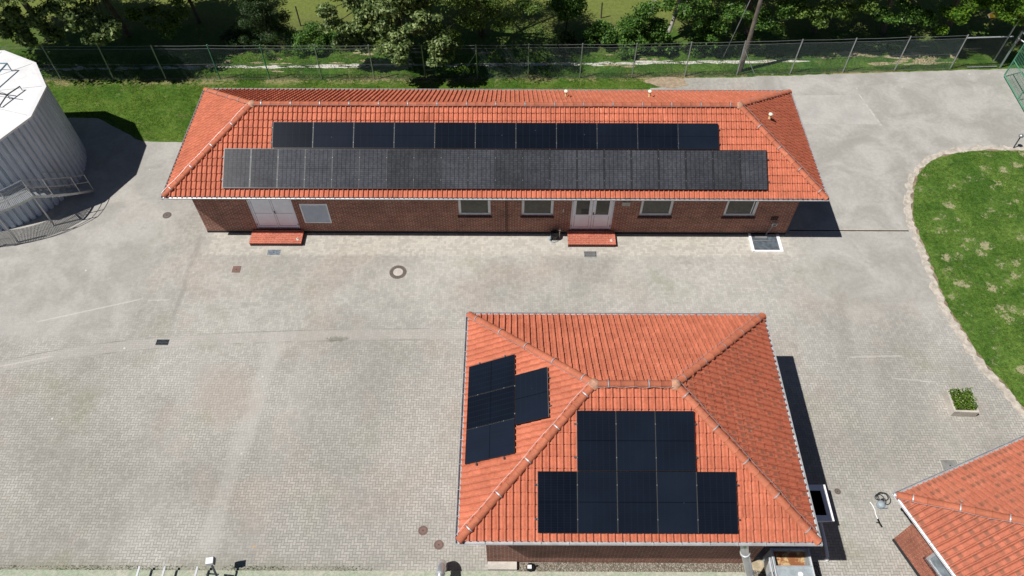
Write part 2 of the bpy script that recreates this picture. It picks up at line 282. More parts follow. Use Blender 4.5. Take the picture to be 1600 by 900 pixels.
# ------------------------------------------------------------------ mesh helpers
class MB:
    def __init__(s): s.v = []; s.f = []; s.uv = {}
    def quad(s, pts, uv=None):
        n = len(s.v); s.v += [tuple(p) for p in pts]; s.f.append(tuple(range(n, n+len(pts))))
        if uv: s.uv[len(s.f)-1] = uv
        return s
    def box(s, x0, x1, y0, y1, z0, z1, X=None, skip=''):
        c = [Vector((x, y, z)) for x in (x0, x1) for y in (y0, y1) for z in (z0, z1)]
        if X: c = [X @ p for p in c]
        n = len(s.v); s.v += [tuple(p) for p in c]
        F = {'w': (0, 1, 3, 2), 'e': (4, 6, 7, 5), 's': (0, 4, 5, 1), 'n': (2, 3, 7, 6), 'b': (0, 2, 6, 4), 't': (1, 5, 7, 3)}
        D = dict(w=((y0, z0), (y0, z1), (y1, z1), (y1, z0)), e=((y0, z0), (y1, z0), (y1, z1), (y0, z1)), s=((x0, z0), (x1, z0), (x1, z1), (x0, z1)),
                 n=((x0, z0), (x0, z1), (x1, z1), (x1, z0)), b=((x0, y0), (x0, y1), (x1, y1), (x1, y0)), t=((x0, y0), (x1, y0), (x1, y1), (x0, y1)))
        for k, f in F.items():
            if k in skip: continue
            s.f.append(tuple(n+i for i in f)); s.uv[len(s.f)-1] = D[k]
        return s
    def tube(s, pts, r, seg=8, cap=True, r1=None):
        pts = [Vector(p) for p in pts]; n0 = len(s.v); N = len(pts); prev = None
        for i, p in enumerate(pts):
            d = (pts[min(i+1, N-1)]-pts[max(i-1, 0)]).normalized()
            if prev is None:
                a = d.orthogonal().normalized()
            else:
                a = (prev-d*prev.dot(d)).normalized()
            prev = a; b = d.cross(a); rr = r if r1 is None else r+(r1-r)*i/(N-1)
            for k in range(seg):
                t = 2*math.pi*k/seg; s.v.append(tuple(p+a*rr*math.cos(t)+b*rr*math.sin(t)))
        for i in range(N-1):
            for k in range(seg):
                a0 = n0+i*seg+k; a1 = n0+i*seg+(k+1) % seg; s.f.append((a0, a1, a1+seg, a0+seg))
        if cap: s.f.append(tuple(n0+k for k in reversed(range(seg)))); s.f.append(tuple(n0+(N-1)*seg+k for k in range(seg)))
        return s
    def disc(s, c, r0, r1, z, seg=32, h=.0):
        n = len(s.v)
        for k in range(seg):
            t = 2*math.pi*k/seg
            s.v.append((c[0]+r0*math.cos(t), c[1]+r0*math.sin(t), z))
            s.v.append((c[0]+r1*math.cos(t), c[1]+r1*math.sin(t), z))
        if r0 <= 0:
            s.f.append(tuple(n+2*k+1 for k in range(seg)))
        else:
            for k in range(seg): k2 = (k+1) % seg; s.f.append((n+2*k, n+2*k+1, n+2*k2+1, n+2*k2))
        return s
    def lathe(s, c, prof, seg=20, phase=0):
        n = len(s.v)
        for r, z in prof:
            for k in range(seg): t = 2*math.pi*k/seg+phase; s.v.append((c[0]+r*math.cos(t), c[1]+r*math.sin(t), c[2]+z))
        for i in range(len(prof)-1):
            for k in range(seg): a = n+i*seg+k; b = n+i*seg+(k+1) % seg; s.f.append((a, b, b+seg, a+seg))
        return s
    def build(s, name, mat, parent=None, smooth=False, off=(0, 0, 0)):
        me = bpy.data.meshes.new(name); me.from_pydata([(a[0]-off[0], a[1]-off[1], a[2]-off[2]) for a in s.v], [], s.f)
        ul = me.uv_layers.new(name='UVMap')
        for i, uv in s.uv.items():
            p = me.polygons[i]
            for k, li in enumerate(p.loop_indices): ul.data[li].uv = uv[k]
        if smooth: me.polygons.foreach_set('use_smooth', [True]*len(me.polygons))
        me.materials.append(mat); me.update()
        o = bpy.data.objects.new(name, me); COL.objects.link(o); o.location = off
        if parent: adopt(o, parent)
        return o
def adopt(o, parent):
    o.parent = parent; o.matrix_parent_inverse = Matrix.Identity(4)
    o.location = Vector(o.location)-Vector(wloc(parent))
def wloc(o):
    l = Vector(o.location)
    while o.parent: o = o.parent; l += Vector(o.location)
    return l
def tag(o, label=None, cat=None, group=None, kind=None):
    if label: o['label'] = label
    if cat: o['category'] = cat
    if group: o['group'] = group
    if kind: o['kind'] = kind
    return o
def thing(name, loc, label, cat, group=None):
    o = bpy.data.objects.new(name, None); COL.objects.link(o); o.location = loc; o.empty_display_size = .3
    return tag(o, label, cat, group)
def struct(name, mb, mat): return tag(mb.build(name, mat), kind='structure')
def flat_poly(pts, z):
    mb = MB(); mb.quad([(p[0], p[1], z) for p in pts]); return mb

# ------------------------------------------------------------------ ground, yard, lawns, path
mb = MB(); mb.quad([(-700, -500, 0), (700, -500, 0), (700, 900, 0), (-700, 900, 0)]); struct('ground', mb, M['ground'])
def wobble(pts, amp, step=.35, closed=False, seed=1):
    r = random.Random(seed); out = []
    for (a, b) in zip(pts[:-1], pts[1:]):
        L = math.dist(a, b); n = max(1, int(L/step))
        for i in range(n):
            t = i/n; out.append((a[0]+(b[0]-a[0])*t+r.uniform(-amp, amp), a[1]+(b[1]-a[1])*t+r.uniform(-amp, amp)))
    out.append(pts[-1]); return out
def spline(P, n=6):
    out = []
    for i in range(len(P)-1):
        p0 = P[max(i-1, 0)]; p1 = P[i]; p2 = P[i+1]; p3 = P[min(i+2, len(P)-1)]
        for k in range(n):
            t = k/n
            out.append(tuple(.5*((2*p1[j])+(-p0[j]+p2[j])*t+(2*p0[j]-5*p1[j]+4*p2[j]-p3[j])*t*t+(-p0[j]+3*p1[j]-3*p2[j]+p3[j])*t**3) for j in range(len(p1))))
    out.append(P[-1]); return out
back_edge = wobble([(-30, 8.2), (-12, 8.6), (-7.5, 8.6), (-4.7, 6.8), (-1.2, 6.72), (21.6, 6.75), (21.7, 11.2), (22.9, 11.35), (23.2, 12.05), (26.6, 12.2), (33, 12.55), (41.2, 13.0), (48, 13.2)], .04, .4, seed=3)
poly = [(-30, -14.45)]+back_edge+[(48, -24), (24.6, -24), (24.6, -14.45)]
struct('paved_yard', flat_poly(poly, .004), M['yard'])
lawn_pts = [(46, 6.45), (40.06, 6.32), (38.76, 6.31), (36.95, 6.21), (35.3, 5.64), (34.19, 4.59), (33.56, 3.41), (33.05, 1.94), (32.95, .75), (32.91, -.29), (32.86, -1.69), (32.80, -2.91), (32.94, -4.08), (33.22, -5.82), (33.74, -7.16), (34.06, -8.2), (34.8, -9.8), (37, -11.5), (42, -12.5), (46, -12.7)]
sp = spline(lawn_pts, 7)
cen = Vector((42, -2))
def grow(pts, d, amp, seed):
    r = random.Random(seed); o = []
    for i, p in enumerate(pts):
        a = Vector(pts[max(i-1, 0)]); b = Vector(pts[min(i+1, len(pts)-1)]); t = (b-a).normalized(); n = Vector((t.y, -t.x))
        if (Vector(p)-cen).dot(n) < 0: n = -n
        q = Vector(p)+n*(d+r.uniform(-amp, amp)); o.append((q.x, q.y))
    return o
struct('lawn_gravel_edge', flat_poly(grow(sp, .38, .10, 1), .008), M['sand'])
struct('lawn_soil_edge', flat_poly(grow(sp, .05, .10, 2), .012), M['soil'])
struct('lawn', flat_poly(grow(sp, 0.0, .05, 3), .018), M['lawn'])
# back lawn between the long building and the fence
struct('back_lawn', flat_poly(wobble([(-16, 8.7), (-12, 8.64), (-7.5, 8.64), (-4.7, 6.84), (-1.2, 6.76), (21.5, 6.8), (21.55, 11.2), (21.7, 12.05), (15, 11.97), (-16, 11.75), (-16, 8.7)], .05, .4, seed=4), .008), M['backlawn'])
# bare soil patch beside the lawn end
def blob(cx, cy, rx, ry, seed, n=26, amp=.25):
    r = random.Random(seed); ph = [r.uniform(0, 6.28) for _ in range(4)]
    return [(cx+rx*math.cos(t)*(1+amp*(math.sin(2*t+ph[0])*.5+math.sin(3*t+ph[1])*.4+math.sin(5*t+ph[2])*.3+r.uniform(-.2, .2))),
             cy+ry*math.sin(t)*(1+amp*(math.sin(2*t+ph[1])*.5+math.sin(3*t+ph[3])*.4+math.sin(7*t+ph[2])*.3))) for t in [2*math.pi*i/n for i in range(n)]]
struct('bare_soil', flat_poly(blob(22.7, 11.75, 1.25, .42, 5), .012), simple('bare_earth', (.33, .26, .18), .95, var=.25, sc=5))
# trodden path beyond the fence: a broken white gravel line
def path_y(x): return 12.92+(x+2)*.0225
r = random.Random(11); L = []; U = []
mb = MB(); x = -14.0
while x < 29:
    ln = r.uniform(.5, 2.4); wdt = r.uniform(.07, .17)
    cx = x+ln/2; mb.quad([(p[0], p[1], .005) for p in blob(cx, path_y(cx)+r.uniform(-.05, .05), ln*.56, wdt, r.random(), 22, .35)])
    x += ln*r.uniform(.75, 1.15)
for _ in range(40):
    x = r.uniform(-14, 30); mb.quad([(p[0], p[1], .0065+r.random()*.002) for p in blob(x, path_y(x)+r.uniform(-.2, .2), r.uniform(.08, .3), r.uniform(.03, .09), r.random(), 14, .4)])
struct('path', mb, M['stone'])
mb = MB()
for _ in range(46):
    x = r.uniform(-6, 41); y = 12.5+x*.02+r.uniform(0, 1.9); mb.quad([(p[0], p[1], .003+r.random()*.0015) for p in blob(x, y, r.uniform(.15, .5), r.uniform(.04, .13), r.random(), 16, .4)])
for _ in range(14):
    x = r.uniform(33, 41); y = 13.7+r.uniform(-.3, .9); mb.quad([(p[0], p[1], .0031+r.random()*.0015) for p in blob(x, y, r.uniform(.3, .9), r.uniform(.1, .25), r.random(), 16, .4)])
struct('bare_patches', mb, simple('dry_earth', (.38, .31, .20), .95, var=.2, sc=5))

# drain line in the concrete, concrete joints
mb = MB(); mb.box(27.0, 32.5, .86, .945, .002, .010); struct('drain_line', mb, simple('drain_slot', (.075, .065, .05), .9))
mb = MB(); mb.box(27.0, 32.55, .83, .86, .002, .012).box(27.0, 32.55, .945, .975, .002, .012); struct('drain_kerb', mb, M['concrete'])
mb = MB(); mb.quad([(33.35, 8.2, .0085), (33.47, 8.2, .0085), (33.0, 10.75, .0085), (32.92, 10.75, .0085)]); struct('concrete_joints', mb, simple('joint_mortar', (.46, .445, .41), .9, var=.2))
mb = MB()
for k, (px, py) in enumerate([(29.9, 9.2)]): mb.quad([(27.5, 8.3, .0065), (33.4, 8.3, .0065), (32.95, 10.7, .0065), (27.3, 10.6, .0065)])
struct('concrete_slab', mb, simple('light_concrete', (.415, .405, .38), .85, var=.10, sc=.8))

# ------------------------------------------------------------------ roofs
def roof_face(O, e, n, L, D, pitch, seedv, tw=.208, tl=.335, lift=.0):
    """clay tiles on one hip-roof face; O eave start, e along the eave, n inwards, D plan depth to the ridge"""
    r = random.Random(seedv); a = math.atan(pitch); ca, sa = math.cos(a), math.sin(a)
    O = Vector(O); e = Vector(e); n = Vector(n); up_ = n*ca+Vector((0, 0, sa)); nor = Vector((0, 0, ca))-n*sa
    ncol = round(L/tw); tw = L/ncol; SL = D/ca; nrow = max(1, round(SL/tl)); tl = SL/nrow
    prof = [(0, -.004), (.04, .036), (.13, .064), (.25, .062), (.36, .022), (.46, .0), (.74, .010), (1, -.004)]
    bm = bmesh.new(); cl = bm.loops.layers.float_color.new('tile')
    for row in range(nrow):
        w0 = row*tl; w1 = w0+tl; d0 = w0*ca; d1 = w1*ca
        for c in range(ncol):
            u0 = c*tw; u1 = u0+tw
            if u1 < d0-.01 or u0 > L-d0+.01: continue
            jig = r.uniform(-.006, .006)+(.012 if r.random() < .02 else 0); rnd = (r.random(), 0, 0, 1); sk = r.uniform(-.006, .006)
            lo = []; hi = []; un = []
            for t, h in prof:
                u = u0+t*tw
                lo.append(bm.verts.new(O+e*(u+sk)+up_*(w0-.03)+nor*(h+.042+jig+lift)))
                hi.append(bm.verts.new(O+e*u+up_*w1+nor*(h+.002+lift)))
                un.append(bm.verts.new(O+e*(u+sk)+up_*(w0-.004)+nor*(h-.006+lift)))
            for k in range(len(prof)-1):
                for q in ((lo[k], lo[k+1], hi[k+1], hi[k]), (un[k], un[k+1], lo[k+1], lo[k])):
                    f = bm.faces.new(q)
                    for lp, tt, vv in zip(f.loops, (prof[k][0], prof[k+1][0], prof[k+1][0], prof[k][0]), ((0, 0, 1, 1) if q[0] is lo[k] else (0, 0, 0, 0))): lp[cl] = (rnd[0], vv, tt, 1)
    # hips: keep d<=u and d<=L-u
    for co, no in ((O, (n-e)), (O+e*L, (n+e))):
        g = bm.verts[:]+bm.edges[:]+bm.faces[:]
        bmesh.ops.bisect_plane(bm, geom=g, plane_co=co, plane_no=no.normalized(), clear_outer=True)
    return bm
def bm_obj(bm, name, mat, parent, off):
    me = bpy.data.meshes.new(name); bm.to_mesh(me); bm.free(); me.materials.append(mat)
    me.transform(Matrix.Translation(-Vector(off)))
    o = bpy.data.objects.new(name, me); COL.objects.link(o); o.location = off
    adopt(o, parent); return o
def cap_line(p, q, r=.115, ln=.42, seedv=1):
    """half-round ridge tiles from p up to q, each lapping the last"""
    rr = random.Random(seedv); p = Vector(p); q = Vector(q); L = (q-p).length; n = max(1, round(L/ln)); d = (q-p)/n; dn = d.normalized()
    side = dn.cross(Vector((0, 0, 1))).normalized(); upv = side.cross(dn).normalized()
    bm = bmesh.new(); cl = bm.loops.layers.float_color.new('tile')
    for i in range(n):
        c = (rr.random(), rr.random(), .5, 1); rings = []
        for t, ra, dz in ((-.10, r*1.10, 0), (.0, r*1.12, 0), (.04, r*1.02, 0), (1.0, r*.96, -.0)):
            ring = []
            for k in range(9):
                th = math.pi*k/8; off = side*math.cos(th)*ra*1.05+upv*(math.sin(th)*ra*.85-.02)
                ring.append(bm.verts.new(p+d*(i+t)+off))
            rings.append(ring)
        for a, b in zip(rings[:-1], rings[1:]):
            for k in range(8):
                f = bm.faces.new((a[k], a[k+1], b[k+1], b[k])); f.smooth = True
                for lp in f.loops: lp[cl] = c
        f = bm.faces.new(rings[0]);
        for lp in f.loops: lp[cl] = c
    return bm
def bm_join(bms):
    out = bmesh.new(); out.loops.layers.float_color.new('tile')
    for b in bms:
        me = bpy.data.meshes.new('tmp'); b.to_mesh(me); b.free(); out.from_mesh(me); bpy.data.meshes.remove(me)
    return out
def clip_bands(mb, p, q, every=3, ln=.42, r=.122):
    p = Vector(p); q = Vector(q); L = (q-p).length; n = max(1, round(L/ln)); d = (q-p)/n; dn = d.normalized()
    side = dn.cross(Vector((0, 0, 1))).normalized(); upv = side.cross(dn).normalized()
    i = 1
    while i < n:
        for k in range(8):
            pts = []
            for t, kk in ((-.016, k), (.016, k), (.016, k+1), (-.016, k+1)):
                th = math.pi*kk/8; pts.append(p+d*i+dn*t+side*math.cos(th)*r*1.12+upv*(math.sin(th)*r*.98-.01))
            mb.quad(pts)
        i += every
def hip_roof(T, O, ang, W, D, he, pitch, mats, seedv, clips=3):
    """W along the local x, D along local y; roof, caps, gutter, fascia, soffit, conductor as children of T"""
    ex = Vector((math.cos(ang), math.sin(ang), 0)); ey = Vector((-math.sin(ang), math.cos(ang), 0)); O = Vector((O[0], O[1], he)); off = T.location[:]
    h = D/2; zr = pitch*h
    P = lambda x, y, z=0: O+ex*x+ey*y+Vector((0, 0, z))
    faces = [(P(0, 0), ex, ey, W, h), (P(W, 0), ey, -ex, D, h), (P(W, D), -ex, -ey, W, h), (P(0, D), -ey, ex, D, h)]
    bms = {}
    for k, (o_, e_, n_, L_, d_) in enumerate(faces):
        bm = roof_face(o_, e_, n_, L_, d_, pitch, seedv+k)
        bms.setdefault(mats[k], []).append(bm)
    root = None
    for k, key in enumerate(bms):
        o = bm_obj(bm_join(bms[key]), 'roof', M[key], T, off)
        if root is None: root = o
    # decking under the tiles keeps light out
    mb = MB(); dz = -.03
    A, B, C, E, R1, R2 = P(.03, .03, dz), P(W-.03, .03, dz), P(W-.03, D-.03, dz), P(.03, D-.03, dz), P(h, h, zr+dz), P(W-h, h, zr+dz)
    for f in ((A, B, R2, R1), (B, C, R2), (C, E, R1, R2), (E, A, R1)): mb.quad(f)
    # soffit and fascia
    z0 = -.20
    mb.quad([P(.06, .06, z0), P(.06, D-.06, z0), P(W-.06, D-.06, z0), P(W-.06, .06, z0)])
    mb.build('roof_deck', M['shell'], T, off=off)
    R1c, R2c = P(h, h, zr+.05), P(W-h, h, zr+.05); u = .05
    lines = [(R1c, R2c), (P(-.02, -.02, u), R1c), (P(W+.02, -.02, u), R2c), (P(W+.02, D+.02, u), R2c), (P(-.02, D+.02, u), R1c)]
    cap = bm_obj(bm_join([cap_line(a, b, seedv=seedv+i) for i, (a, b) in enumerate(lines)]), 'ridge_cap', M['cap'], T, off)
    mb = MB()
    for a, b in lines: clip_bands(mb, a, b, clips)
    # rings where the hips meet
    
    # lightning conductor wire along the caps
    for i, (a, b) in enumerate(lines):
        s_ = (b-a).normalized().cross(Vector((0, 0, 1))).normalized()*(.15 if i != 1 else -.15); n = 14
        mb.tube([a+(b-a)*(j/n)+s_+Vector((0, 0, .05+.012*math.sin(j*2.1)))+s_*.12*math.sin(j*1.7) for j in range(n+1)], .006, 4)
    mb.build('ridge_clip', M['zinc'], cap, off=off)
    mb = MB()
    for c in (R1c, R2c):
        mb = MB(); mb.lathe((c.x, c.y, c.z), [(.19, -.06), (.165, .03), (.10, .095), (.0, .115)], 12)
        mb.build('ridge_mortar', M['mortar'], cap, off=off, smooth=True)
    # gutters: half pipes on the four eaves
    mb = MB(); gx = .075; r_ = .07
    for a, b, n_ in ((P(-.13, -gx), P(W+.13, -gx), -ey), (P(W+gx, -.13), P(W+gx, D+.13), ex), (P(W+.13, D+gx), P(-.13, D+gx), ey), (P(-gx, D+.13), P(-gx, -.13), -ex)):
        for k in range(7):
            t0, t1 = math.pi*k/6.5-.1, math.pi*(k+1)/6.5-.1
            q = lambda c, t: c+n_*math.cos(t)*r_+Vector((0, 0, -math.sin(t)*r_+.005))
            if k < 6: mb.quad([q(a, t0), q(b, t0), q(b, t1), q(a, t1)])
        mb.tube([a+n_*r_+Vector((0, 0, .012)), b+n_*r_+Vector((0, 0, .012))], .011, 6)
        L_ = (b-a).length; nb = int(L_/.8)
        for k in range(nb+1):
            c = a+(b-a)*(k/nb); mb.tube([c+n_*r_*1.12+Vector((0, 0, -.02)), c+n_*r_*.9+Vector((0, 0, .024)), c-n_*r_+Vector((0, 0, .024))], .007, 4)
    mb.build('gutter', M['zinc'], T, off=off)
    mb = MB()
    for a, b in ((P(.05, .04), P(W-.05, .06)), ): pass
    def fb(x0, x1, y0, y1):
        c = [P(x, y, z) for x in (x0, x1) for y in (y0, y1) for z in (-.21, -.012)]; n = len(mb.v); mb.v += [tuple(q) for q in c]
        mb.f += [tuple(n+i for i in f) for f in ((0, 1, 3, 2), (4, 6, 7, 5), (0, 4, 5, 1), (2, 3, 7, 6), (0, 2, 6, 4), (1, 5, 7, 3))]
    fb(.02, W-.02, .02, .045); fb(.02, W-.02, D-.045, D-.02); fb(.02, .045, .05, D-.05); fb(W-.045, W-.02, .05, D-.05)
    mb.build('fascia', M['zinc_dark'], T, off=off)
    return P, root

def wall_open(mb, x0, x1, y, z0, z1, holes, depth=.14):
    """a south-facing brick wall in the plane y with holes and their reveals"""
    xs = sorted({x0, x1}|{v for h_ in holes for v in h_[:2]}); zs = sorted({z0, z1}|{v for h_ in holes for v in h_[2:]})
    for a, b in zip(xs[:-1], xs[1:]):
        for c, d_ in zip(zs[:-1], zs[1:]):
            if any(h_[0] <= a and b <= h_[1] and h_[2] <= c and d_ <= h_[3] for h_ in holes): continue
            mb.quad([(a, y, c), (b, y, c), (b, y, d_), (a, y, d_)], ((a, c), (b, c), (b, d_), (a, d_)))
    for a, b, c, d_ in holes:
        Y = y+depth
        mb.quad([(a, y, c), (a, y, d_), (a, Y, d_), (a, Y, c)], ((0, c), (0, d_), (depth, d_), (depth, c)))
        mb.quad([(b, y, c), (b, Y, c), (b, Y, d_), (b, y, d_)], ((0, c), (depth, c), (depth, d_), (0, d_)))
        mb.quad([(a, y, c), (a, Y, c), (b, Y, c), (b, y, c)], ((a, 0), (a, depth), (b, depth), (b, 0)))
        mb.quad([(a, y, d_), (b, y, d_), (b, Y, d_), (a, Y, d_)], ((a, 0), (b, 0), (b, depth), (a, depth)))

# ------------------------------------------------------------------ long building
X0, X1, Y0, Y1, HE, PT = -.437, 27.403, 0.0, 6.995, 3.055, .578
OV = .665
LB = thing('long_brick_building', ((X0+X1)/2, (Y0+Y1)/2, 0), 'long low brown brick building with red hip roof and two rows of solar panels', 'building')
lo = LB.location[:]
hip_roof(LB, (X0, Y0), 0, X1-X0, Y1-Y0, HE, PT, ('tile', 'tile_e', 'tile', 'tile'), 100)
wx0, wx1, wy0, wy1, wt = X0+OV, X1-OV, Y0+OV, Y1-OV, HE-.21
win = [(11.82, 13.25, 1.19, 2.32), (14.62, 16.03, 1.19, 2.32), (19.86, 21.29, 1.19, 2.32), (23.6, 25.02, 1.19, 2.32)]
doors = [(2.56, 4.54, .27, 2.40), (16.82, 18.71, .25, 2.40)]
louv = (4.84, 6.06, .69, 1.93)
mb = MB(); wall_open(mb, wx0, wx1, wy0, .0, wt, win+doors+[louv])
mb.box(wx0, wx1, wy0+.001, wy1, 0, wt, skip='sbt'); mb.quad([(wx0+.02, wy0+.16, 0), (wx1-.02, wy0+.16, 0), (wx1-.02, wy0+.16, wt), (wx0+.02, wy0+.16, wt)])
mb.build('wall', M['brick'], LB, off=lo)
mb = MB()
for a, b in ((wx0-.004, doors[0][0]-.1), (doors[0][1]+.1, doors[1][0]-.1), (doors[1][1]+.1, wx1+.004)): mb.box(a, b, wy0-.012, wy0-.001, 0, .13, skip='b')
mb.build('plinth', M['plinth'], LB, off=lo)
wlabel = ['clean square window left of the wall seam', 'window just left of the white glazed double door', 'window right of the white glazed double door', 'window nearest the right end of the wall']
for i, (a, b, c, d_) in enumerate(win):
    y = wy0+.055; f = .085; mb = MB()
    mb.box(a, b, y, y+.06, c, c+f).box(a, b, y, y+.06, d_-f, d_).box(a, a+f, y, y+.06, c+f, d_-f).box(b-f, b, y, y+.06, c+f, d_-f)
    g = .03; mb.box(a+f, b-f, y+.012, y+.05, c+f, c+f+g).box(a+f, a+f+g, y+.012, y+.05, c+f+g, d_-f).box(b-f-g, b-f, y+.012, y+.05, c+f+g, d_-f)
    if i == 3: mb.box(b-f-.13, b-f-.09, y+.012, y+.05, c+f+g, d_-f)
    wo = mb.build('window', M['white'], LB, off=((a+b)/2, y, c)); wo['label'] = wlabel[i]
    mb = MB(); mb.quad([(a+f, y+.035, c+f), (b-f, y+.035, c+f), (b-f, y+.035, d_-f), (a+f, y+.035, d_-f)]); mb.build('pane', M['pane'], wo, off=((a+b)/2, y, c))
    mb = MB(); n = 17
    for k in range(n): xa = a-.05+(b-a+.1)*k/n; mb.box(xa+.004, xa+(b-a+.1)/n-.004, wy0-.05, wy0+.05, c-.09, c-.012)
    mb.box(a-.05, b+.05, wy0-.044, wy0+.05, c-.10, c-.018)
    mb.build('sill', M['brick_dark'], wo, off=((a+b)/2, y, c))
# steel door (left)
def door_leafs(a, b, c, d_, glazed, label):
    y = wy0+.05; f = .07; m_ = MB()
    m_.box(a, b, y, y+.06, d_-f, d_).box(a, a+f, y, y+.06, c, d_-f).box(b-f, b, y, y+.06, c, d_-f)
    fr = m_.build('door', M['door'], LB, off=((a+b)/2, y, c)); fr['label'] = label
    mid = (a+b)/2; off = ((a+b)/2, y, c)
    for k, (p, q) in enumerate(((a+f, mid), (mid, b-f))):
        p += .006; q -= .006; s_ = MB(); st = .14
        if glazed:
            zc = 1.22; s_.box(p, q, y+.01, y+.05, c+.02, zc).box(p, p+st, y+.01, y+.05, zc, d_-f-.005).box(q-st, q, y+.01, y+.05, zc, d_-f-.005).box(p+st, q-st, y+.01, y+.05, d_-f-st, d_-f-.005)
        else: s_.box(p, q, y+.01, y+.05, c+.02, d_-f-.005)
        lf = s_.build('door_leaf', M['door'], fr, off=off)
        s_ = MB(); yy = y+.0085
        def ln(x0, x1, z0, z1): s_.box(x0, x1, yy-.002, yy+.003, z0, z1)
        pin = p+.10; qin = q-.10
        if glazed:
            ln(pin, qin, c+.16, c+.172); ln(pin, pin+.012, c+.172, 1.14); ln(qin-.012, qin, c+.172, 1.14)
        else:
            ln(pin-.03, qin+.03, 1.235, 1.25); ln(pin-.03, qin+.03, c+.15, c+.165)
            ln(pin-.03, pin-.018, c+.165, d_-.2)
        ln(p-.008, p-.001, c+.02, d_-f)
        s_.build('door_groove', M['gap'], fr, off=off)
        if glazed:
            s_ = MB(); s_.quad([(p+st, y+.03, zc), (q-st, y+.03, zc), (q-st, y+.03, d_-f-st), (p+st, y+.03, d_-f-st)]); s_.build('pane', M['pane'], fr, off=off)
        xh = (q-.03 if k else p+.03)
        for zz in (c+.2, c+1.85):
            s_ = MB(); s_.tube([(b-f+.01 if k else a+f-.01, y-.012, zz), (b-f+.01 if k else a+f-.01, y-.012, zz+.10)], .014, 6)
            s_.build('hinge', M['steel_dark'], fr, off=off)
    s_ = MB(); s_.tube([(mid+.06, y+.01, c+1.05), (mid+.06, y-.045, c+1.05), (mid+.17, y-.05, c+1.05)], .011, 6); s_.box(mid+.035, mid+.085, y+.002, y+.009, c+.95, c+1.12)
    s_.build('handle', M['steel_dark'], fr, off=off)
    s_ = MB(); s_.box(a-.02, b+.02, wy0-.02, wy0+.12, c-.05, c-.004); s_.build('threshold', M['plinth'], fr, off=off)
door_leafs(*doors[0], False, 'plain white double steel door at the left end')
door_leafs(*doors[1], True, 'white double door with glazed upper halves')
a, b, c, d_ = louv; y = wy0+.02
mb = MB(); mb.box(a, b, y-.035, y+.05, c, c+.05).box(a, b, y-.035, y+.05, d_-.05, d_).box(a, a+.05, y-.035, y+.05, c+.05, d_-.05).box(b-.05, b, y-.035, y+.05, c+.05, d_-.05)
lv = mb.build('ventilation_louvre', M['white'], LB, off=((a+b)/2, y, c)); mb = MB()
for k in range(9):
    z = c+.05+(d_-c-.1)*k/9; mb.quad([(a+.05, y-.025, z), (b-.05, y-.025, z), (b-.05, y+.045, z+.105), (a+.05, y+.045, z+.105)])
    mb.quad([(a+.05, y-.025, z), (b-.05, y-.025, z), (b-.05, y-.012, z-.012), (a+.05, y-.012, z-.012)])
mb.build('slats', M['white'], lv, off=((a+b)/2, y, c))
mb = MB(); mb.box(19.02, 19.37, wy0-.05, wy0-.001, 1.90, 2.12); mb.build('meter_box', M['concrete'], LB, off=(19.2, wy0, 1.9))
mb = MB(); mb.box(16.44, 16.50, wy0-.04, wy0-.001, 1.48, 1.68); mb.build('wall_sensor', M['concrete'], LB, off=(16.47, wy0, 1.5))
mb = MB(); mb.box(13.9, 13.93, wy0-.012, wy0-.001, .14, wt-.02).tube([(13.985, wy0-.02, .14), (13.985, wy0-.02, 2.2)], .012, 5); mb.build('wall_seam', M['brick_dark'], LB, off=(13.9, wy0, 0))
mb = MB(); mb.tube([(X0+.12, -.03, HE-.07), (X0+.2, .25, HE-.34), (wx0+.08, wy0-.06, HE-.55), (wx0+.08, wy0-.06, HE-.62)], .045, 8); mb.build('downpipe', M['zinc_dark'], LB, off=(X0, 0, HE))
# roof vent pipes (each its own part)
def vent(x, y, z, n, h=.42):
    mb = MB(); mb.lathe((x, y, z-.12), [(.11, .05), (.085, .12), (.055, .17), (.055, h)], 12); v_ = mb.build('vent_pipe', M['cream'], LB, off=(x, y, z), smooth=True)
    mb = MB(); mb.lathe((x, y, z-.12), [(.085, h-.02), (.10, h+.01), (.09, h+.06), (.0, h+.09)], 12); mb.build('vent_cap', M['creamcap'], v_, off=(x, y, z), smooth=True)
vent(16.63, 5.43, 3.055+.578*(6.995-5.43)+.02, 1); vent(20.44, 5.5, 3.055+.578*(6.995-5.5)+.02, 1); vent(25.44, 3.62, 3.055+.578*(27.403-25.44)+.02, 1)

# ------------------------------------------------------------------ brick steps
def step(x0, x1, y0, z1, label):
    T = thing('brick_step', ((x0+x1)/2, y0+.3, 0), label, 'step', 'red brick steps at the doors'); off = T.location[:]
    mb = MB(); mb.box(x0, x1, y0, wy0-.03, .005, z1-.012, skip='t'); 
    mb.build('step_base', M['brick_dark'], T, off=off)
    mb = MB(); mb.box(x0-.012, x1+.012, y0-.015, wy0-.02, z1-.013, z1+.03); mb.build('step_top', M['paver'], T, off=off)
    mb = MB(); cx = x1-.17; mb.lathe((cx, y0+.22, z1+.03), [(.0, .10), (.02, .09), (.03, .02), (.07, .0)], 8); mb.box(cx-.06, cx+.05, y0+.20, y0+.24, z1+.045, z1+.075)
    mb.build('door_stop', M['stone'], T, off=off)
step(2.36, 4.68, -.14, .19, 'red brick step in front of the plain white double door')
step(16.74, 18.87, -.14, .19, 'red brick step in front of the glazed white double door')

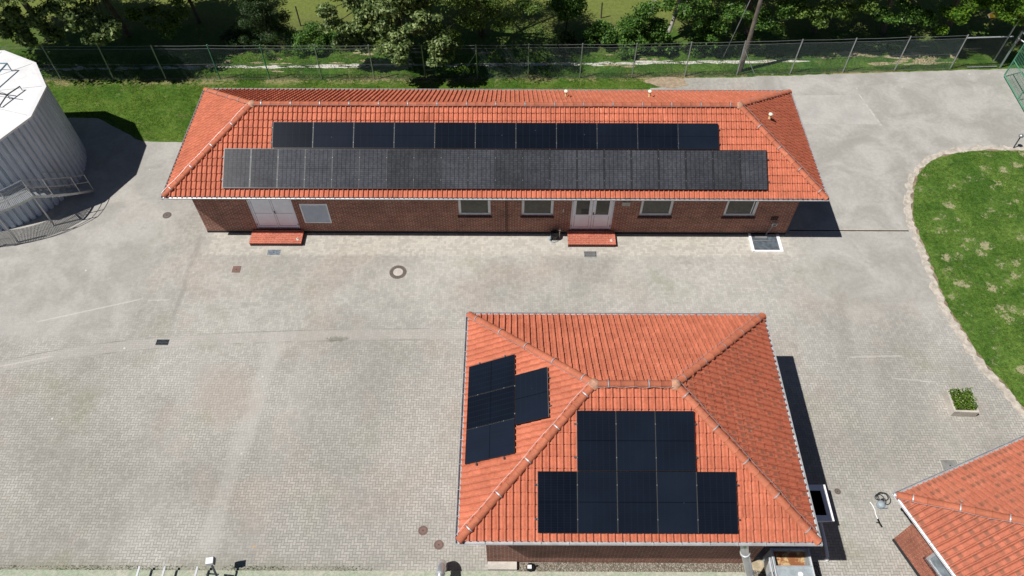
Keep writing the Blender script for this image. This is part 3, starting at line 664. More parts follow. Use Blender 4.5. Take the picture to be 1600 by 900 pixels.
# ------------------------------------------------------------------ solar panels
ORD = ['first', 'second', 'third', 'fourth', 'fifth', 'sixth', 'seventh', 'eighth', 'ninth', 'tenth', 'eleventh', 'twelfth', 'thirteenth', 'fourteenth', 'fifteenth', 'sixteenth', 'seventeenth', 'eighteenth', 'nineteenth', 'twentieth']
def panel_proto(wd, ht, glass, flip=False, fw_=.012):
    """panel in its own plane: x across, y up the slope, z outwards, origin at its lower left corner"""
    T = bpy.data.objects.new('solar_panel', None); COL.objects.link(T); T.empty_display_size = .2
    f = fw_; mb = MB(); mb.box(0, wd, 0, f, -.035, 0).box(0, wd, ht-f, ht, -.035, 0).box(0, f, f, ht-f, -.035, 0).box(wd-f, wd, f, ht-f, -.035, 0).box(f, wd-f, f, ht-f, -.034, -.012, skip='t')
    mb.build('frame', M['frame'], T)
    uv = ((0, 0), (1, 0), (1, 1), (0, 1)) if not flip else ((0, 0), (0, 1), (1, 1), (1, 0))
    mb = MB(); mb.quad([(f, f, -.004), (wd-f, f, -.004), (wd-f, ht-f, -.004), (f, ht-f, -.004)], uv); mb.build('glass', M[glass], T)
    mb = MB(); mb.box(-.010, -.003, 0, ht, -.022, -.012) if not flip else mb.box(0, wd, ht+.003, ht+.013, -.022, -.007)
    mb.build('seam_strip', M['frame_l'], T)
    for yy in (.22, .78):
        mb = MB()
        if flip: mb.box(wd*yy-.02, wd*yy+.02, -.022, .009, -.02, .004)
        else: mb.box(-.018, .006, ht*yy-.018, ht*yy+.018, -.02, .004)
        mb.build('clamp', M['frame_l'], T)
        mb = MB()
        if flip: mb.box(wd*yy-.02, wd*yy+.02, -.09, ht+.09, -.075, -.036)
        else: mb.box(-.09, wd+.09, ht*yy-.02, ht*yy+.02, -.075, -.036)
        mb.build('mounting_rail', M['steel_dark'], T)
    return T
def copy_thing(T):
    r_ = T.copy(); COL.objects.link(r_)
    for c in T.children:
        k = c.copy(); COL.objects.link(k); k.parent = r_
        for g in c.children: q = g.copy(); COL.objects.link(q); q.parent = k
    return r_
def lay(proto, used, O, ex, ey, label, group):
    T = proto if not used else copy_thing(proto)
    ez = ex.cross(ey); m_ = Matrix((ex, ey, ez)).transposed().to_4x4(); m_.translation = O
    T.matrix_world = m_; tag(T, label, 'solar panel', group); return True
def on_slope(x, y_eave, he, pitch, dd, lift=.145):
    a = math.atan(pitch); return Vector((x, y_eave+dd*math.cos(a)-lift*math.sin(a), he+dd*math.sin(a)+lift*math.cos(a)))
a = math.atan(PT); ex = Vector((1, 0, 0)); ey = Vector((0, math.cos(a), math.sin(a)))
pr = panel_proto(1.134, 1.722, 'pv_g', False, .024); used = False
for i in range(20):
    used = lay(pr, used, on_slope(2.025+i*1.147, 0, HE, PT, .321), ex, ey, f'grey gridded solar panel, {ORD[i]} from left in the lower row on the long roof', 'grey solar panels in the lower row on the long roof')
pr = panel_proto(1.703, 1.134, 'pv'); used = False
for i in range(11):
    used = lay(pr, used, on_slope(4.037+i*1.72, 0, HE, PT, 2.075), ex, ey, f'dark navy solar panel, {ORD[i]} from left in the upper row on the long roof', 'dark solar panels in the upper row on the long roof')

# ------------------------------------------------------------------ square building in the foreground
A0, A1, B0, B1, HE2, PT2 = 12.737, 22.988, -14.81, -6.966, 4.307, .532
SB = thing('hip_roofed_brick_building', ((A0+A1)/2, (B0+B1)/2, 0), 'compact brick building with four-sided orange tiled roof and black solar panels in the foreground', 'building')
so_ = SB.location[:]
hip_roof(SB, (A0, B0), 0, A1-A0, B1-B0, HE2, PT2, ('tile', 'tile_e', 'tile', 'tile'), 300)
vx0, vx1, vy0, vy1, vt = A0+OV, A1-OV, B0+OV, B1-OV, HE2-.21
dk = [(16.0, 17.9, 3.05, 3.85), (18.3, 20.3, 3.05, 3.85)]
mb = MB(); wall_open(mb, vx0, vx1, vy0, 0, vt, dk, .1); mb.box(vx0, vx1, vy0+.001, vy1, 0, vt, skip='sbt'); mb.build('wall', M['brick'], SB, off=so_)
for i, (a_, b_, c, d_) in enumerate(dk):
    mb = MB(); y = vy0+.05; mb.box(a_, b_, y, y+.05, c, c+.07).box(a_, b_, y, y+.05, d_-.07, d_).box(a_, a_+.07, y, y+.05, c+.07, d_-.07).box(b_-.07, b_, y, y+.05, c+.07, d_-.07)
    wo = mb.build('window', M['zinc_dark'], SB, off=(a_, y, c)); mb = MB(); mb.quad([(a_+.07, y+.03, c+.07), (b_-.07, y+.03, c+.07), (b_-.07, y+.03, d_-.07), (a_+.07, y+.03, d_-.07)]); mb.build('pane', M['pane'], wo, off=(a_, y, c))
mb = MB(); mb.tube([(A0-.06, B1-1.1, HE2-.07), (A0+.1, B1-1.1, HE2-.35), (vx0-.07, B1-1.1, HE2-.6), (vx0-.07, B1-1.1, .1)], .045, 8); mb.build('downpipe', M['zinc_dark'], SB, off=so_)
a = math.atan(PT2); ey = Vector((0, math.cos(a), math.sin(a)))
pr = panel_proto(1.134, 1.722, 'pv'); used = False
RX = 14.972
for i in range(5):
    used = lay(pr, used, on_slope(RX+i*1.15, B0, HE2, PT2, .213), ex, ey, f'black solar panel, {ORD[i]} from left in the bottom row of the square roof front face', 'black solar panels on the square roof')
for i in range(3):
    used = lay(pr, used, on_slope(RX+1.15+i*1.15, B0, HE2, PT2, .213+1.738), ex, ey, f'black solar panel, {["left", "middle", "right"][i]} one of the upper three on the square roof front face', 'black solar panels on the square roof')
# west face: x axis runs towards -y, y axis up the slope (+x)
exw = Vector((0, -1, 0)); eyw = Vector((math.cos(a), 0, math.sin(a)))
def on_west(y, dd, lift=.145): return Vector((A0+dd*math.cos(a)-lift*math.sin(a), y, HE2+dd*math.sin(a)+lift*math.cos(a)))
used = False; pr = panel_proto(1.134, 1.70, 'pv')
for i, nm in enumerate(('rear', 'middle', 'front')):
    used = lay(pr, used, on_west(-9.16+-i*1.148, .14), exw, eyw, f'black solar panel, {nm} one of three along the left eave of the square roof', 'black solar panels on the left roof face')
pr = panel_proto(1.722, 1.118, 'pv', True)
lay(pr, False, on_west(-9.95, 1.86), exw, eyw, 'single black solar panel nearest the hip on the left face of the square roof', 'black solar panels on the left roof face')

# ------------------------------------------------------------------ building at the right edge
RA = math.radians(22.0); RH = 3.0
RB = thing('tiled_roof_building', (32, -15, 0), 'building with weathered red hip roof cut off by the bottom right corner', 'building')
RD = 9.0; RW = 11.0; rex = Vector((math.cos(RA), math.sin(RA), 0)); rey = Vector((-math.sin(RA), math.cos(RA), 0))
corner = Vector((26.47, -12.95, 0)); O = corner-rey*RD
PR, _ = hip_roof(RB, (O.x, O.y), RA, RW, RD, RH, .50, ('tile_old', 'tile_old', 'tile_old', 'tile_old'), 500)
mb = MB(); X = Matrix.Translation(O)@Matrix.Rotation(RA, 4, 'Z'); mb.box(.7, RW-.7, .7, RD-.7, 0, RH-.21, X=X, skip='bt'); mb.build('wall', M['brick_red'], RB, off=RB.location[:])
roff = RB.location[:]
mb = MB(); za, zb, ya, yb = 1.12, 2.25, 5.75, 7.28
mb.box(.655, .698, ya, yb, za, za+.09, X=X).box(.655, .698, ya, yb, zb-.09, zb, X=X).box(.655, .698, ya, ya+.09, za+.09, zb-.09, X=X).box(.655, .698, yb-.09, yb, za+.09, zb-.09, X=X)
wo = mb.build('window', M['zinc'], RB, off=roff)
mb = MB(); mb.box(.680, .692, ya+.09, yb-.09, za+.09, zb-.09, X=X); mb.build('pane', M['greyglass'], wo, off=roff)
mb = MB(); mb.box(.60, .698, ya-.05, yb+.05, za-.06, za-.003, X=X); mb.build('sill', M['brick_dark'], wo, off=roff)
mb = MB(); mb.box(.685, .699, .7, RD-.7, 0, .16, X=X); mb.build('plinth', M['plinth'], RB, off=roff)

# ------------------------------------------------------------------ tank
TC = Vector((-10.68, 4.27, 0)); TR = 3.86
TK = thing('round_storage_tank', TC, 'round white-roofed tank with ribbed grey cladding at the left edge', 'tank'); off = TK.location[:]
mb = MB(); N = 80; ht = 4.36; prof = []
for k in range(N):
    t0 = 2*math.pi*k/N
    for f, r_ in ((0, TR-.09), (.16, TR-.09), (.24, TR), (.86, TR), (.94, TR-.09)): t = t0+2*math.pi*f/N; prof.append((TC.x+r_*math.cos(t), TC.y+r_*math.sin(t)))
for p, q in zip(prof, prof[1:]+prof[:1]): mb.quad([(p[0], p[1], .0), (q[0], q[1], .0), (q[0], q[1], ht), (p[0], p[1], ht)])
mb.build('cladding', M['tank'], TK, off=off)
mb = MB(); ph = math.radians(3.4+15); mb.lathe((TC.x, TC.y, 0), [(TR+.14, 4.30), (TR+.16, 4.40), (TR+.0, 4.43), (1.2, 4.72), (.0, 4.78)], 12, ph); mb.lathe((TC.x, TC.y, 0), [(TR-.1, 4.29), (TR+.14, 4.30)], 12, ph)
mb.build('tank_roof', M['troof'], TK, off=off)
mb = MB()
for k in range(12):
    t = ph+2*math.pi*k/12; mb.tube([(TC.x+(TR-.02)*math.cos(t), TC.y+(TR-.02)*math.sin(t), 4.435), (TC.x+1.2*math.cos(t), TC.y+1.2*math.sin(t), 4.725)], .012, 4)
mb.build('roof_seam', simple('seam_grey', (.55, .55, .54)), TK, off=off)
def rail(mb, pts, r=.03): mb.tube(pts, r, 6)
mb = MB(); z = 4.95
rail(mb, [(-9.7, 6.45, z+.0), (-8.72, 6.45, z), (-8.98, 4.55, z), (-9.9, 4.35, z)], .035)
rail(mb, [(-9.75, 6.1, z-.25), (-9.1, 4.6, z-.25)], .022)
for p in ((-8.72, 6.45), (-8.98, 4.55), (-9.7, 6.45)): rail(mb, [(p[0], p[1], 4.5), (p[0], p[1], z)], .025)
mb.build('roof_guard_rail', M['bluesteel'], TK, off=off)
mb = MB(); rail(mb, [(-7.72, 5.1, 4.72), (-7.98, 4.45, 4.78), (-8.12, 3.85, 4.66)], .03); rail(mb, [(-8.35, 4.5, 4.78), (-7.6, 4.42, 4.74)], .02); rail(mb, [(-8.98, 4.55, 4.9), (-7.98, 4.45, 4.8)], .012); rail(mb, [(-9.0, 4.85, 4.9), (-7.98, 4.45, 4.8)], .012)
for p in ((-7.72, 5.1), (-8.12, 3.85), (-7.98, 4.45)): rail(mb, [(p[0], p[1], 4.45), (p[0], p[1], 4.74)], .018)
mb.build('roof_cable_bracket', M['steel_dark'], TK, off=off)
# stair around the tank
ST = thing('tank_stair', (-7.2, 1.4, 0), 'galvanised steel stair with landing and tube railings curving round the ribbed tank', 'stair'); off = ST.location[:]
PL = lambda deg, r_, z: (TC.x+r_*math.cos(math.radians(deg)), TC.y+r_*math.sin(math.radians(deg)), z)
zt = 1.9; mb = MB(); n = 24
for rr in (4.12, 4.98):
    for k in range(n):
        d0, d1 = -13-28*k/n, -13-28*(k+1)/n; z0, z1 = .12+(zt-.12)*k/n, .12+(zt-.12)*(k+1)/n
        a_, b_ = PL(d0, rr, z0), PL(d1, rr, z1); a2, b2 = PL(d0, rr+.05, z0), PL(d1, rr+.05, z1)
        for f in ((a_, b_, (b_[0], b_[1], b_[2]+.13), (a_[0], a_[1], a_[2]+.13)), (a2, b2, (b2[0], b2[1], b2[2]+.13), (a2[0], a2[1], a2[2]+.13)),
                  ((a_[0], a_[1], a_[2]+.13), (b_[0], b_[1], b_[2]+.13), (b2[0], b2[1], b2[2]+.13), (a2[0], a2[1], a2[2]+.13)), (a_, b_, b2, a2)): mb.quad(f)
mb.build('stringer', M['steel'], ST, off=off)
for k in range(9):
    mb = MB(); d0 = -14-27*k/9.; z = .24+(zt-.2)*k/9
    for j in range(4):
        da, db = d0-j*.62, d0-j*.62-.45
        mb.quad([PL(da, 4.17, z), PL(da, 4.97, z), PL(db, 4.97, z), PL(db, 4.17, z)]); mb.quad([PL(da, 4.17, z-.03), PL(da, 4.97, z-.03), PL(da, 4.97, z), PL(da, 4.17, z)])
    mb.build('tread', M['steel'], ST, off=off)
mb = MB()
for k in range(60):
    da, db = -41-k*.8, -41-k*.8-.5; mb.quad([PL(da, 3.98, zt+.1), PL(da, 5.0, zt+.1), PL(db, 5.0, zt+.1), PL(db, 3.98, zt+.1)])
for rr in (3.98, 4.5, 5.0):
    for k in range(16):
        a_, b_ = PL(-41-k*3, rr, zt), PL(-44-k*3, rr, zt); mb.quad([a_, b_, (b_[0], b_[1], zt+.12), (a_[0], a_[1], zt+.12)])
mb.quad([PL(-41, 3.98, zt), PL(-41, 5.0, zt), PL(-41, 5.0, zt+.12), PL(-41, 3.98, zt+.12)])
mb.build('landing', M['steel'], ST, off=off)
mb = MB()
for rr in (5.02,):
    for hh in (1.0, .55):
        rail(mb, [PL(-13-28*k/8, rr, .2+(zt-.1)*k/8+hh) for k in range(9)]+[PL(-41-48*k/10, rr, zt+.1+hh) for k in range(1, 11)], .019)
for hh in (1.0, .55): rail(mb, [PL(-13-28*k/8, 4.12, .2+(zt-.1)*k/8+hh) for k in range(5)], .022)
mb.build('railing', M['steel'], ST, off=off)
for d_, z in ((-13, .2), (-20.5, .68), (-33, 1.5), (-41, 2.0), (-52, 2.0), (-64, 2.0), (-76, 2.0)):
    mb = MB(); mb.tube([PL(d_, 5.02, z-.05), PL(d_, 5.02, z+1.0)], .022, 6); mb.build('railing_post', M['steel'], ST, off=off)
for d_ in (-13, -41, -60, -80):
    mb = MB(); mb.tube([PL(d_, 4.9, .0), PL(d_, 4.9, .15 if d_ == -13 else zt)], .04, 8); mb.build('support_leg', M['steel'], ST, off=off)

# ------------------------------------------------------------------ chain link fence
FP = [(-13.4, 11.70), (-10.56, 11.74), (-7.69, 11.76), (-4.84, 11.80), (-1.89, 11.85), (.85, 11.86), (3.71, 11.87), (6.6, 11.88), (9.4, 11.93), (12.26, 11.95), (15.05, 12.03), (17.91, 12.07), (20.79, 12.11), (23.72, 12.25), (26.62, 12.37), (29.61, 12.52), (32.57, 12.65), (35.5, 12.83), (38.66, 12.99)]
FE = thing('chain_link_fence', (12, 12, 0), 'long chain link fence on grey steel posts between the yard and the trees', 'fence'); off = FE.location[:]; FH = 2.12
lean = [random.Random(k).uniform(-.05, .05) for k in range(30)]
for k, (x, y) in enumerate(FP):
    mb = MB(); mb.tube([(x, y, 0), (x+lean[k], y+.01, FH+.08)], .034, 8)
    o = mb.build('post', M['green'] if k in (4, 5) else M['steel'], FE, off=off)
    if k in (4, 5): o['label'] = 'dark green post'
mb = MB(); pitch = .075
for (xa, ya), (xb, yb) in zip(FP[:-1], FP[1:]):
    Ls = math.hypot(xb-xa, yb-ya); d_ = Vector((xb-xa, yb-ya, 0))/Ls; nn = int(Ls/pitch); H_ = 1.92
    for k in range(-int(H_/pitch), nn):
        for sg in (1, -1):
            s0, s1 = k*pitch, k*pitch+H_; z0, z1 = (.05, .05+H_) if sg == 1 else (.05+H_, .05)
            if s0 < 0: z0 += (z1-z0)*(-s0)/H_; s0 = 0
            if s1 > Ls: z1 = z0+(z1-z0)*(Ls-s0)/(s1-s0); s1 = Ls
            if s1-s0 < .02: continue
            p = Vector((xa, ya, z0))+d_*s0; q = Vector((xa, ya, z1))+d_*s1
            n3 = len(mb.v); dd = (q-p).normalized(); sd_ = dd.cross(Vector((0, 1, 0)))*.0016; yy = Vector((0, .0016, 0))
            for c in (p, q):
                for o_ in (sd_+yy*.5, -sd_+yy*.5, -yy): mb.v.append(tuple(c+o_))
            for i_ in range(3): j_ = (i_+1) % 3; mb.f.append((n3+i_, n3+j_, n3+3+j_, n3+3+i_))
mb.build('wire_mesh', simple('galvanised_wire', (.10, .14, .14), .5, .3), FE, off=off)
mb = MB()
for z, r_ in ((1.97, .007), (FH+.03, .008), (.06, .006), (1.0, .005)):
    for (xa, ya), (xb, yb) in zip(FP[:-1], FP[1:]): mb.tube([(xa, ya, z), ((xa+xb)/2, (ya+yb)/2, z-.02), (xb, yb, z)], r_, 5)
mb.build('tension_wire', M['steel'], FE, off=off)
mb = MB()
for k in (9, 14):
    x, y = FP[k]; mb.tube([(x, y, 1.7), (x+1.0*(1 if k == 14 else -1), y+.03, .03)], .022, 6)
mb.build('brace', M['steel'], FE, off=off)
# end bay and green gate
GT = thing('steel_gate_frame', (40, 13.1, 0), 'grey steel gate frame with top rail at the right end of the chain link fence', 'gate'); off = GT.location[:]
mb = MB(); mb.tube([(38.66, 12.97, 2.02), (40.0, 13.07, 2.0), (41.2, 13.14, 2.0)], .035, 8); mb.build('top_rail', M['zinc'], GT, off=off)
mb = MB(); mb.tube([(39.6, 13.05, .1), (41.3, 13.13, .1)], .03, 8); mb.build('bottom_rail', M['zinc'], GT, off=off)
mb = MB(); mb.tube([(41.53, 13.16, 0), (41.53, 13.16, 2.35)], .055, 10); mb.build('gate_post', M['greensteel'], GT, off=off)
mb = MB()
for k in range(26):
    x = 38.75+k*.108; mb.tube([(x, 13.0+.05*k/26, .12), (x, 13.0+.05*k/26, 1.98)], .004, 4)
for k in range(18): mb.tube([(38.7, 13.0, .15+k*.108), (41.45, 13.12, .15+k*.108)], .004, 4)
mb.build('gate_mesh', M['steel_dark'], GT, off=off)
GG = thing('green_mesh_gate', (41.35, 12.3, 0), 'open green tube gate leaf with square wire mesh running out of the right edge', 'gate'); off = GG.location[:]
ga, gb = Vector((41.38, 12.30, 0)), Vector((41.22, 8.2, 0)); gd = (gb-ga)
mb = MB(); z0, z1 = .12, 2.1; mid = ga+gd*.5
mb.tube([ga+Vector((0, 0, z0)), ga+Vector((0, 0, z1)), gb+Vector((0, 0, z1)), gb+Vector((0, 0, z0)), ga+Vector((0, 0, z0))], .038, 8)
mb.tube([mid+Vector((0, 0, z0)), mid+Vector((0, 0, z1))], .03, 8); mb.tube([ga+Vector((0, 0, 1.1)), gb+Vector((0, 0, 1.1))], .03, 8)
mb.build('gate_frame', M['green'], GG, off=off)
mb = MB()
for k in range(1, 46): p = ga+gd*k/46; mb.tube([p+Vector((0, 0, z0)), p+Vector((0, 0, z1))], .006, 4)
for k in range(1, 14): mb.tube([ga+Vector((0, 0, z0+k*.142)), gb+Vector((0, 0, z0+k*.142))], .006, 4)
mb.build('gate_mesh', M['green'], GG, off=off)
mb = MB()
mb.tube([(41.53, 13.1, 2.28), (42.2, 11.8, 2.28), (43.4, 9.8, 2.28)], .04, 6); mb.tube([(41.53, 13.1, 1.9), (42.2, 11.8, 1.9)], .03, 6); mb.build('gate_beam', M['zinc'], GG, off=off)

# ------------------------------------------------------------------ sign, poles, posts
SG = thing('direction_sign', (41.41, 13.75, 0), 'yellow arrow-shaped road direction sign half hidden by leaves beyond the fence', 'sign'); off = SG.location[:]
mb = MB(); mb.tube([(41.41, 13.75, 0), (41.41, 13.75, 3.4)], .04, 8); mb.build('sign_post', M['steel'], SG, off=off)
mb = MB(); zc = 2.95; ys = 13.68; hh = .19
arrow = [(-.0, 0), (-.18, hh), (-1.75, hh), (-2.0, 0), (-1.75, -hh), (-.18, -hh)]
n = len(mb.v)
for yy in (ys, ys+.03):
    for ax, az in ((.1, -hh), (.1, hh), (-1.62, hh), (-1.85, 0), (-1.62, -hh)): mb.v.append((41.35+ax, yy, zc+az))
mb.f.append((0, 4, 3, 2, 1)); mb.f.append((5, 6, 7, 8, 9))
for k in range(5): k2 = (k+1) % 5; mb.f.append((k, k2, k2+5, k+5))
bd = mb.build('sign_board', M['yellow'], SG, off=off)
mb = MB()
for (a_, b_) in ((-1.85, -1.62),): 
    for s_ in (1, -1):
        mb.quad([(41.35+a_+.02, ys-.004, zc), (41.35+a_+.06, ys-.004, zc), (41.35+b_+.02, ys-.004, zc+s_*(hh-.02)), (41.35+b_-.01, ys-.004, zc+s_*hh)])
mb.build('sign_border', M['white'], bd, off=off)
mb = MB(); rr = random.Random(5); x = 41.35-1.42
while x < 41.2:
    w_ = rr.uniform(.035, .07); hgt = rr.choice((.09, .09, .13)); mb.box(x, x+w_, ys-.004, ys-.001, zc-.05, zc-.05+hgt); x += w_+rr.uniform(.015, .03)
    if rr.random() < .12: x += .08
mb.build('sign_lettering', M['brown'], bd, off=off)
UP = thing('utility_pole', (26.88, 12.75, 0), 'tall grey wooden utility pole just beyond the fence', 'pole'); off = UP.location[:]
mb = MB(); mb.tube([(26.88, 12.75, 0), (26.88, 12.78, 8.6)], .125, 12, r1=.09); mb.build('pole_shaft', M['wood'], UP, off=off)
mb = MB(); mb.tube([(26.1, 13.9, 0), (26.85, 12.8, 7.2)], .022, 6); mb.build('guy_wire', M['steel'], UP, off=off)
for i, (x, y, hh, lb) in enumerate(((1.66, 16.9, 1.25, 'thin dark field post left of the big pale-leaved tree'), (19.48, 17.8, 1.0, 'thin dark field post between the small tree and the hedge'))):
    mb = MB(); mb.tube([(x, y, 0), (x-.03, y+.02, hh)], .045, 8); mb.tube([(x-.03, y+.02, hh), (x-.03, y+.02, hh+.05)], .02, 6); tag(mb.build('field_post', M['bark'], off=(x, y, 0)), lb, 'post', 'field posts')

# ------------------------------------------------------------------ yard furniture
PLT = thing('planter', (31.55, -8.3, 0), 'square concrete planter with low green shrubs and pale flowers on the paving', 'planter'); off = PLT.location[:]
def planter():
    X = Matrix.Translation(Vector((31.55, -8.12, 0)))@Matrix.Rotation(math.radians(-2), 4, 'Z'); a_, h_ = .47, .36; mb = MB()
    mb.box(-a_, a_, -a_, -a_+.08, .004, h_, X=X).box(-a_, a_, a_-.08, a_, .004, h_, X=X).box(-a_, -a_+.08, -a_+.08, a_-.08, .004, h_, X=X).box(a_-.08, a_, -a_+.08, a_-.08, .004, h_, X=X)
    mb.build('planter_box', M['concrete'], PLT, off=off); mb = MB(); mb.box(-a_+.08, a_-.08, -a_+.08, a_-.08, .1, h_-.05, X=X); mb.build('soil', M['soil'], PLT, off=off)
planter()
BO = thing('bollard_lamp', (39.62, 6.55, 0), 'small dark bollard lamp with round head at the lawn corner', 'lamp'); off = BO.location[:]
mb = MB(); mb.tube([(39.62, 6.55, 0), (39.58, 6.55, .72)], .03, 8); mb.build('lamp_post', M['steel_dark'], BO, off=off)
mb = MB(); mb.lathe((39.58, 6.55, .72), [(.02, 0), (.11, .03), (.12, .09), (.07, .15), (0, .17)], 12); mb.build('lamp_head', M['steel'], BO, off=off, smooth=True)
# round manhole with concrete centre
def manhole(name, x, y, r0, r1, lb, ring='iron', core='concrete', sx=1.0, grp='manhole covers in the yard'):
    T = thing(name, (x, y, 0), lb, 'manhole', grp); off = T.location[:]
    mb = MB(); mb.disc((x, y), r0, r1, .013, 36)
    mb.lathe((x, y, 0), [(r1, .013), (r1+.006, .004)], 36); mb.build('cover_ring', M[ring], T, off=off)
    if r0 > 0:
        mb = MB(); mb.disc((x, y), 0, r0, .010, 36); mb.build('cover_core', M[core], T, off=off)
        mb = MB()
        for k in range(24): t = 2*math.pi*k/24; mb.tube([(x+(r0+.03)*math.cos(t), y+(r0+.03)*math.sin(t), .015), (x+(r1-.03)*math.cos(t), y+(r1-.03)*math.sin(t), .015)], .009, 4)
        mb.build('cover_rib', M['steel_dark'], T, off=off)
    else:
        mb = MB(); mb.disc((x, y), 0, r1*.18, .016, 10); mb.disc((x, y), r1*.75, r1*.82, .0155, 24); mb.build('cover_boss', M['steel_dark'], T, off=off)
manhole('round_manhole', 9.18, -1.62, .215, .375, 'large round manhole cover with pale concrete centre and dark iron ring')
manhole('small_manhole', -1.95, 1.72, 0, .20, 'small round dark iron cover near the left end of the long building', 'iron')
manhole('small_manhole', 11.14, -13.07, 0, .165, 'small round brown cover, the upper one of two left of the square building', 'iron_red')
manhole('small_manhole', 11.72, -13.56, 0, .165, 'small round brown cover, the lower one of two left of the square building', 'iron_red')
manhole('small_manhole', 25.95, -11.6, 0, .11, 'tiny round grey cover beside the white-rimmed hopper', 'iron')
def plate(name, x, y, sx, sy, lb, mat, cat='cover', bars=0, rim=None, grp='small covers and grates in the paving'):
    T = thing(name, (x, y, 0), lb, cat, grp); off = T.location[:]; mb = MB()
    if bars:
        mb.box(x-sx, x+sx, y-sy, y-sy+.03, .003, .016).box(x-sx, x+sx, y+sy-.03, y+sy, .003, .016).box(x-sx, x-sx+.03, y-sy+.03, y+sy-.03, .003, .016).box(x+sx-.03, x+sx, y-sy+.03, y+sy-.03, .003, .016)
        for k in range(bars): bx = x-sx+.05+(2*sx-.1)*(k+.5)/bars; mb.box(bx-.012, bx+.012, y-sy+.03, y+sy-.03, .006, .015)
        mb.box(x-sx+.03, x+sx-.03, y-.012, y+.012, .006, .0145)
        mb.build('grate_bars', M[mat], T, off=off); mb = MB(); mb.box(x-sx+.03, x+sx-.03, y-sy+.03, y+sy-.03, .0035, .0055); mb.build('grate_pit', M['dark'], T, off=off)
    else:
        mb.box(x-sx, x+sx, y-sy, y+sy, .003, .014); mb.build('cover_plate', M[mat], T, off=off)
        mb = MB(); mb.box(x-sx-.02, x+sx+.02, y-sy-.02, y+sy+.02, .002, .008); mb.build('cover_rim', M['concrete'], T, off=off)
        mb = MB(); mb.lathe((x, y, .014), [(.03, 0), (.025, .008), (0, .009)], 8); mb.build('cover_knob', M['steel_dark'], T, off=off)
plate('square_cover', 2.03, -1.50, .19, .19, 'square reddish brown cover in the paving below the left step', 'iron_red')
plate('steel_cover', 3.49, -.52, .29, .155, 'grey steel plate in front of the left brick step', 'grate')
plate('drain_grate', 17.72, -.56, .28, .17, 'grey barred grate in front of the right brick step', 'steel', 'drain', 12)
plate('drain_grate', -.14, -5.34, .255, .135, 'black barred storm drain alone in the open paving on the left', 'steel_dark', 'drain', 8)
plate('square_cover', 30.35, -10.6, .30, .22, 'dark worn rectangular cover beside the eave of the old building', 'concrete_dark')
# window-well grating at the right end of the long building
T = thing('light_well', (25.7, .1, 0), 'blue-grey light well grating with white kerb at the right end of the long wall', 'light well'); off = T.location[:]
mb = MB(); mb.box(25.03, 25.13, -.40, wy0-.02, .003, .09).box(26.3, 26.44, -.40, wy0-.02, .003, .05).box(25.13, 26.3, -.40, -.31, .003, .05); mb.build('kerb', M['white_rim'], T, off=off)
mb = MB(); mb.box(25.13, 26.3, -.31, wy0-.02, .004, .012); mb.build('well_tray', M['grate'], T, off=off)
mb = MB()
for k in range(46): bx = 25.14+k*.0252; mb.box(bx, bx+.006, -.30, wy0-.03, .03, .05)
for k in range(9): by = -.30+k*.105; mb.box(25.13, 26.3, by, by+.008, .03, .049)
mb.build('grating', M['grate'], T, off=off)
mb = MB(); mb.box(25.3, 25.85, .36, .50, .052, .075); mb.box(25.2, 26.0, .22, .25, .052, .06); mb.build('grate_handle', M['steel'], T, off=off)
T = thing('standpipe', (25.85, wy0-.15, 0), 'thin grey standpipe with square head in front of the wall above the light well', 'standpipe'); off = T.location[:]
mb = MB(); mb.tube([(25.80, wy0-.10, .06), (25.97, wy0-.10, .70)], .02, 6); mb.build('stand', M['steel'], T, off=off)
mb = MB()
for bx in ((25.9, 26.13, .70, .73), (25.9, 26.13, .84, .87), (25.9, 25.93, .73, .84), (26.10, 26.13, .73, .84)): mb.box(bx[0], bx[1], wy0-.13, wy0-.08, bx[2], bx[3])
mb.box(25.8, 26.25, wy0-.13, wy0-.07, .055, .08); mb.build('head_frame', M['zinc'], T, off=off)
mb = MB(); mb.box(25.80, 26.10, wy0-.03, wy0-.002, .98, 1.2); mb.build('backplate', M['brick_dark'], T, off=off)
# black bucket with brush by the door
T = thing('bucket', (16.15, .35, 0), 'black lidded bucket with a pale-handled scoop against the wall left of the glazed door', 'bucket'); off = T.location[:]
mb = MB(); mb.lathe((16.13, .38, .005), [(.0, 0), (.14, .0), (.19, .30), (.21, .31), (.21, .34), (.17, .335), (.13, .27), (0, .25)], 18); mb.build('bucket_body', M['black'], T, off=off)
mb = MB(); mb.tube([(16.36, .42, .01), (16.36, .46, .46)], .018, 8); mb.lathe((16.36, .46, .46), [(.0, .0), (.05, .0), (.05, .06), (0, .065)], 8); mb.build('scoop', M['creamcap'], T, off=off)
mb = MB(); mb.tube([(15.95, .33, .22), (15.92, .2, .12), (15.96, .16, .04), (16.1, .12, .03), (16.3, .2, .02)], .02, 6); mb.lathe((15.93, .28, .03), [(0, .14), (.06, .12), (.07, .02), (0, 0)], 8); mb.build('cloth', M['plasticgrey'], T, off=off)
